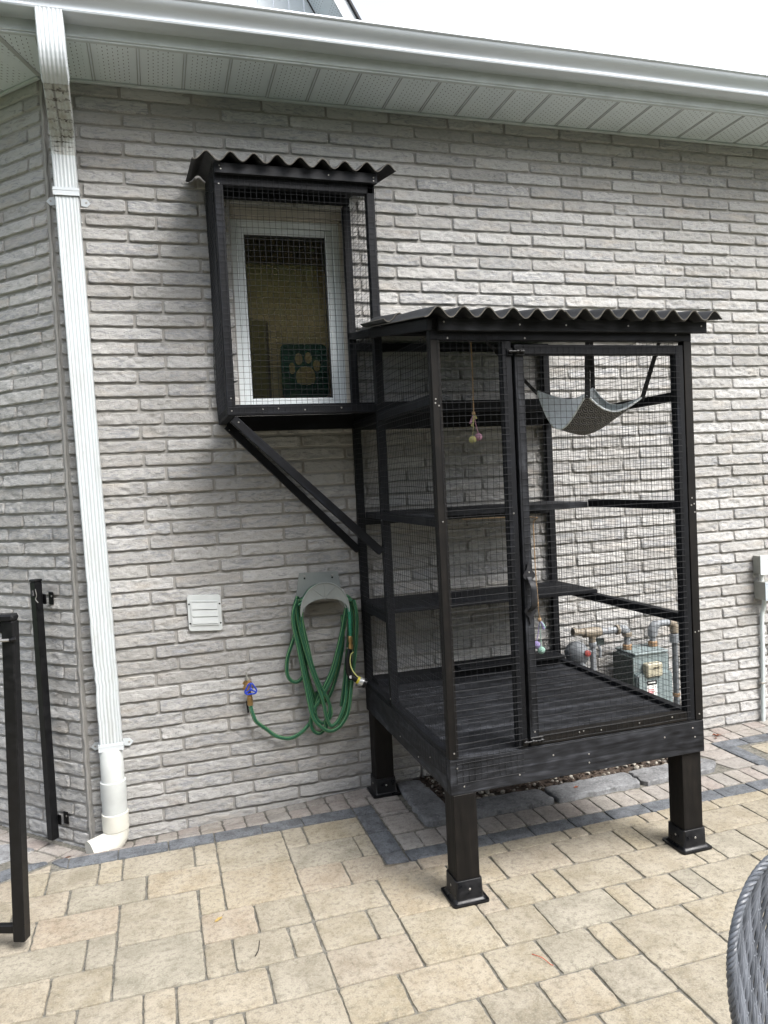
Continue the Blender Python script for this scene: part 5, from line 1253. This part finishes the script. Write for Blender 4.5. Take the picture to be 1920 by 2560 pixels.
# ================================================================ FALLEN LEAVES AND TWIGS
def leaf(label, x, y, s, c, rot, curl=.6, z=.003, name='fallen_leaf', cat='leaf'):
    m = MB(); P = [(-1, 0), (-.55, .36), (-.1, .30), (.2, .48), (.55, .22), (1, 0), (.55, -.25), (.15, -.46), (-.1, -.28), (-.5, -.34)]
    vs = [(x, y, z + dip(x, y))]
    for a, b in P:
        zz = curl * s * (abs(b) * .9 + .25 * a * a) * random.uniform(.6, 1.3)
        vs.append((x + s * (a * math.cos(rot) - b * math.sin(rot)), y + s * (a * math.sin(rot) + b * math.cos(rot)), z + zz + dip(x, y)))
    n = len(P); m.add(vs, [[0, 1 + i, 1 + (i + 1) % n] for i in range(n)], simple(name + '_colour', c, .8, var=.4, scale=80))
    m.tube([(x + s * math.cos(rot), y + s * math.sin(rot), z + .004 + dip(x, y)), (x + s * 1.5 * math.cos(rot + .2), y + s * 1.5 * math.sin(rot + .2), z + .002 + dip(x, y))], .0008, simple('stalk', (.10, .05, .03), .8), 5)
    o = m.build(name, recalc=False); tag(o, label, cat, 'leaves and twigs dropped on the paving'); return o
def twig(label, pts, c, r=.0014, grp='leaves and twigs dropped on the paving'):
    m = MB(True); m.tube(catmull(pts, 4), r, simple('twig_colour', c, .8, var=.3), 6); o = m.build('twig', smooth=True); tag(o, label, 'twig', grp)
RUST = (.14, .045, .02)
leaf('curled dark brown leaf on the grey border stone left of the downspout elbow', -.440, -.115, .020, (.075, .035, .02), .4, .9)
leaf('dark brown leaf lying nearest the wall just right of the enclosure', 3.005, -.085, .020, (.06, .03, .02), .2, .8)
leaf('curled rust brown leaf on the pinkish cobbles right of the enclosure', 3.195, -.135, .030, RUST, -.5, .9)
leaf('orange brown leaf on the pale flagstone beside the front right leg', 2.77, -.485, .024, (.20, .095, .03), .1, .5, z=.024)
leaf('orange leaf on the yellow paving at the far right edge', 3.02, -.885, .024, (.25, .10, .03), .5, .6)
leaf('small rust leaf on the flagstone below the enclosure floor', 2.015, -.50, .018, (.22, .06, .02), .3, .6, z=.024)
leaf('torn yellow leaf lying on the yellow paving', .185, -.982, .021, (.36, .25, .08), .7, .25)
leaf('second small brown leaf tucked beside the rust brown one on the cobbles', 3.160, -.165, .014, RUST, 1.2, .8)
twig('thin black twig bent in a hook on the yellow paving', [(.315, -1.175, .003), (.303, -1.235, .006), (.288, -1.262, .004), (.299, -1.238, .003)], (.015, .012, .01))
twig('thin red stalk lying on a yellow paver', [(1.185, -1.592, .002), (1.205, -1.628, .006), (1.215, -1.662, .003), (1.222, -1.672, .003)], (.42, .06, .03), .0011)

# ================================================================ TREES behind the viewer (one seen in the window glass, the rest added to shape light)
LF = simple('tree_foliage', (.11, .155, .045), .7, var=.5, scale=.8); BK = simple('bark', (.08, .065, .05), .95, var=.4, scale=6, bump=.6)
def tree(label, x, y, hgt, rad, n, seed):
    rg = random.Random(seed); t = thing('tree', label, 'tree', (x, y, 0), 'trees beyond the patio')
    m = MB(True); m.tube(catmull([(x, y, -.1), (x + .05, y, hgt * .25), (x - .1, y + .05, hgt * .5), (x, y, hgt * .8)], 4), [lerp(.22, .05, i / 12) for i in range(13)], BK, 10)
    for k in range(7):
        a = k * 2.4; z0 = hgt * (.3 + .06 * k); m.tube([(x, y, z0), (x + math.cos(a) * rad * .4, y + math.sin(a) * rad * .4, z0 + .6), (x + math.cos(a) * rad * .75, y + math.sin(a) * rad * .75, z0 + 1.0)], [.08, .05, .02], BK, 7)
    m.build('trunk', t)
    m = MB(); core = [(max(.01, rad * .78 * math.sin(R(a))), hgt * .62 - hgt * .33 * math.cos(R(a))) for a in range(0, 181, 20)]; m.lathe(core, LF, (x, y, 0), n=18); cl = [(rg.uniform(-1, 1), rg.uniform(-1, 1), rg.uniform(-1, 1)) for _ in range(400)]; cl = [c for c in cl if c[0] ** 2 + c[1] ** 2 + c[2] ** 2 < 1 and sum(v_ * v_ for v_ in c) > .15][:90]
    for i in range(n):
        c = cl[i % len(cl)]; p = Vector((x + c[0] * rad + rg.gauss(0, .32), y + c[1] * rad + rg.gauss(0, .32), hgt * .62 + c[2] * hgt * .40 + rg.gauss(0, .26)))
        u = Vector((rg.gauss(0, 1), rg.gauss(0, 1), rg.gauss(0, 1))).normalized(); w = u.orthogonal().normalized(); s_ = rg.uniform(.09, .19); m.add([p - u * s_, p + w * s_ * .5, p + u * s_, p - w * s_ * .5], [[0, 1, 2, 3]], LF)
    m.build('crown', t, recalc=False)
tree('leafy tree beyond the patio, reflected in the window glass', 3.2, -13.0, 9.5, 3.9, 20000, 1)
tree('unseen broad leafy tree added to shape the light, left of the reflected tree', -3.0, -12.0, 8.0, 3.0, 7000, 2)  # out of view, added to help shape the light
def added_hedge(label, x0, x1, y0, y1, h, n, seed):  # unseen foliage block, added to cut light from the low sky
    rg = random.Random(seed); m = MB(); m.box(x0 + .25, x1 - .25, y0 + .25, y1 - .25, -.1, h - .25, simple('added_hedge_inside', (.012, .018, .008), .95), .05)
    for i in range(n):
        p = Vector((rg.uniform(x0, x1), rg.uniform(y0, y1), rg.uniform(0, h)));
        f = rg.randrange(3)
        if f == 0: p.x = rg.choice((x0, x1)) + rg.gauss(0, .10)
        elif f == 1: p.y = rg.choice((y0, y1)) + rg.gauss(0, .10)
        else: p.z = h + rg.gauss(0, .12)
        u = Vector((rg.gauss(0, 1), rg.gauss(0, 1), rg.gauss(0, 1))).normalized(); w = u.orthogonal().normalized(); s_ = rg.uniform(.05, .11); m.add([p - u * s_, p + w * s_ * .5, p + u * s_, p - w * s_ * .5], [[0, 1, 2, 3]], LF)
    tag(m.build('added_hedge', recalc=False), label, 'added_hedge', 'unseen foliage added to shape the light')
added_hedge('unseen clipped foliage added behind the viewer to block low sky light', -13, 12, -10.6, -9.5, 5.0, 12000, 1)
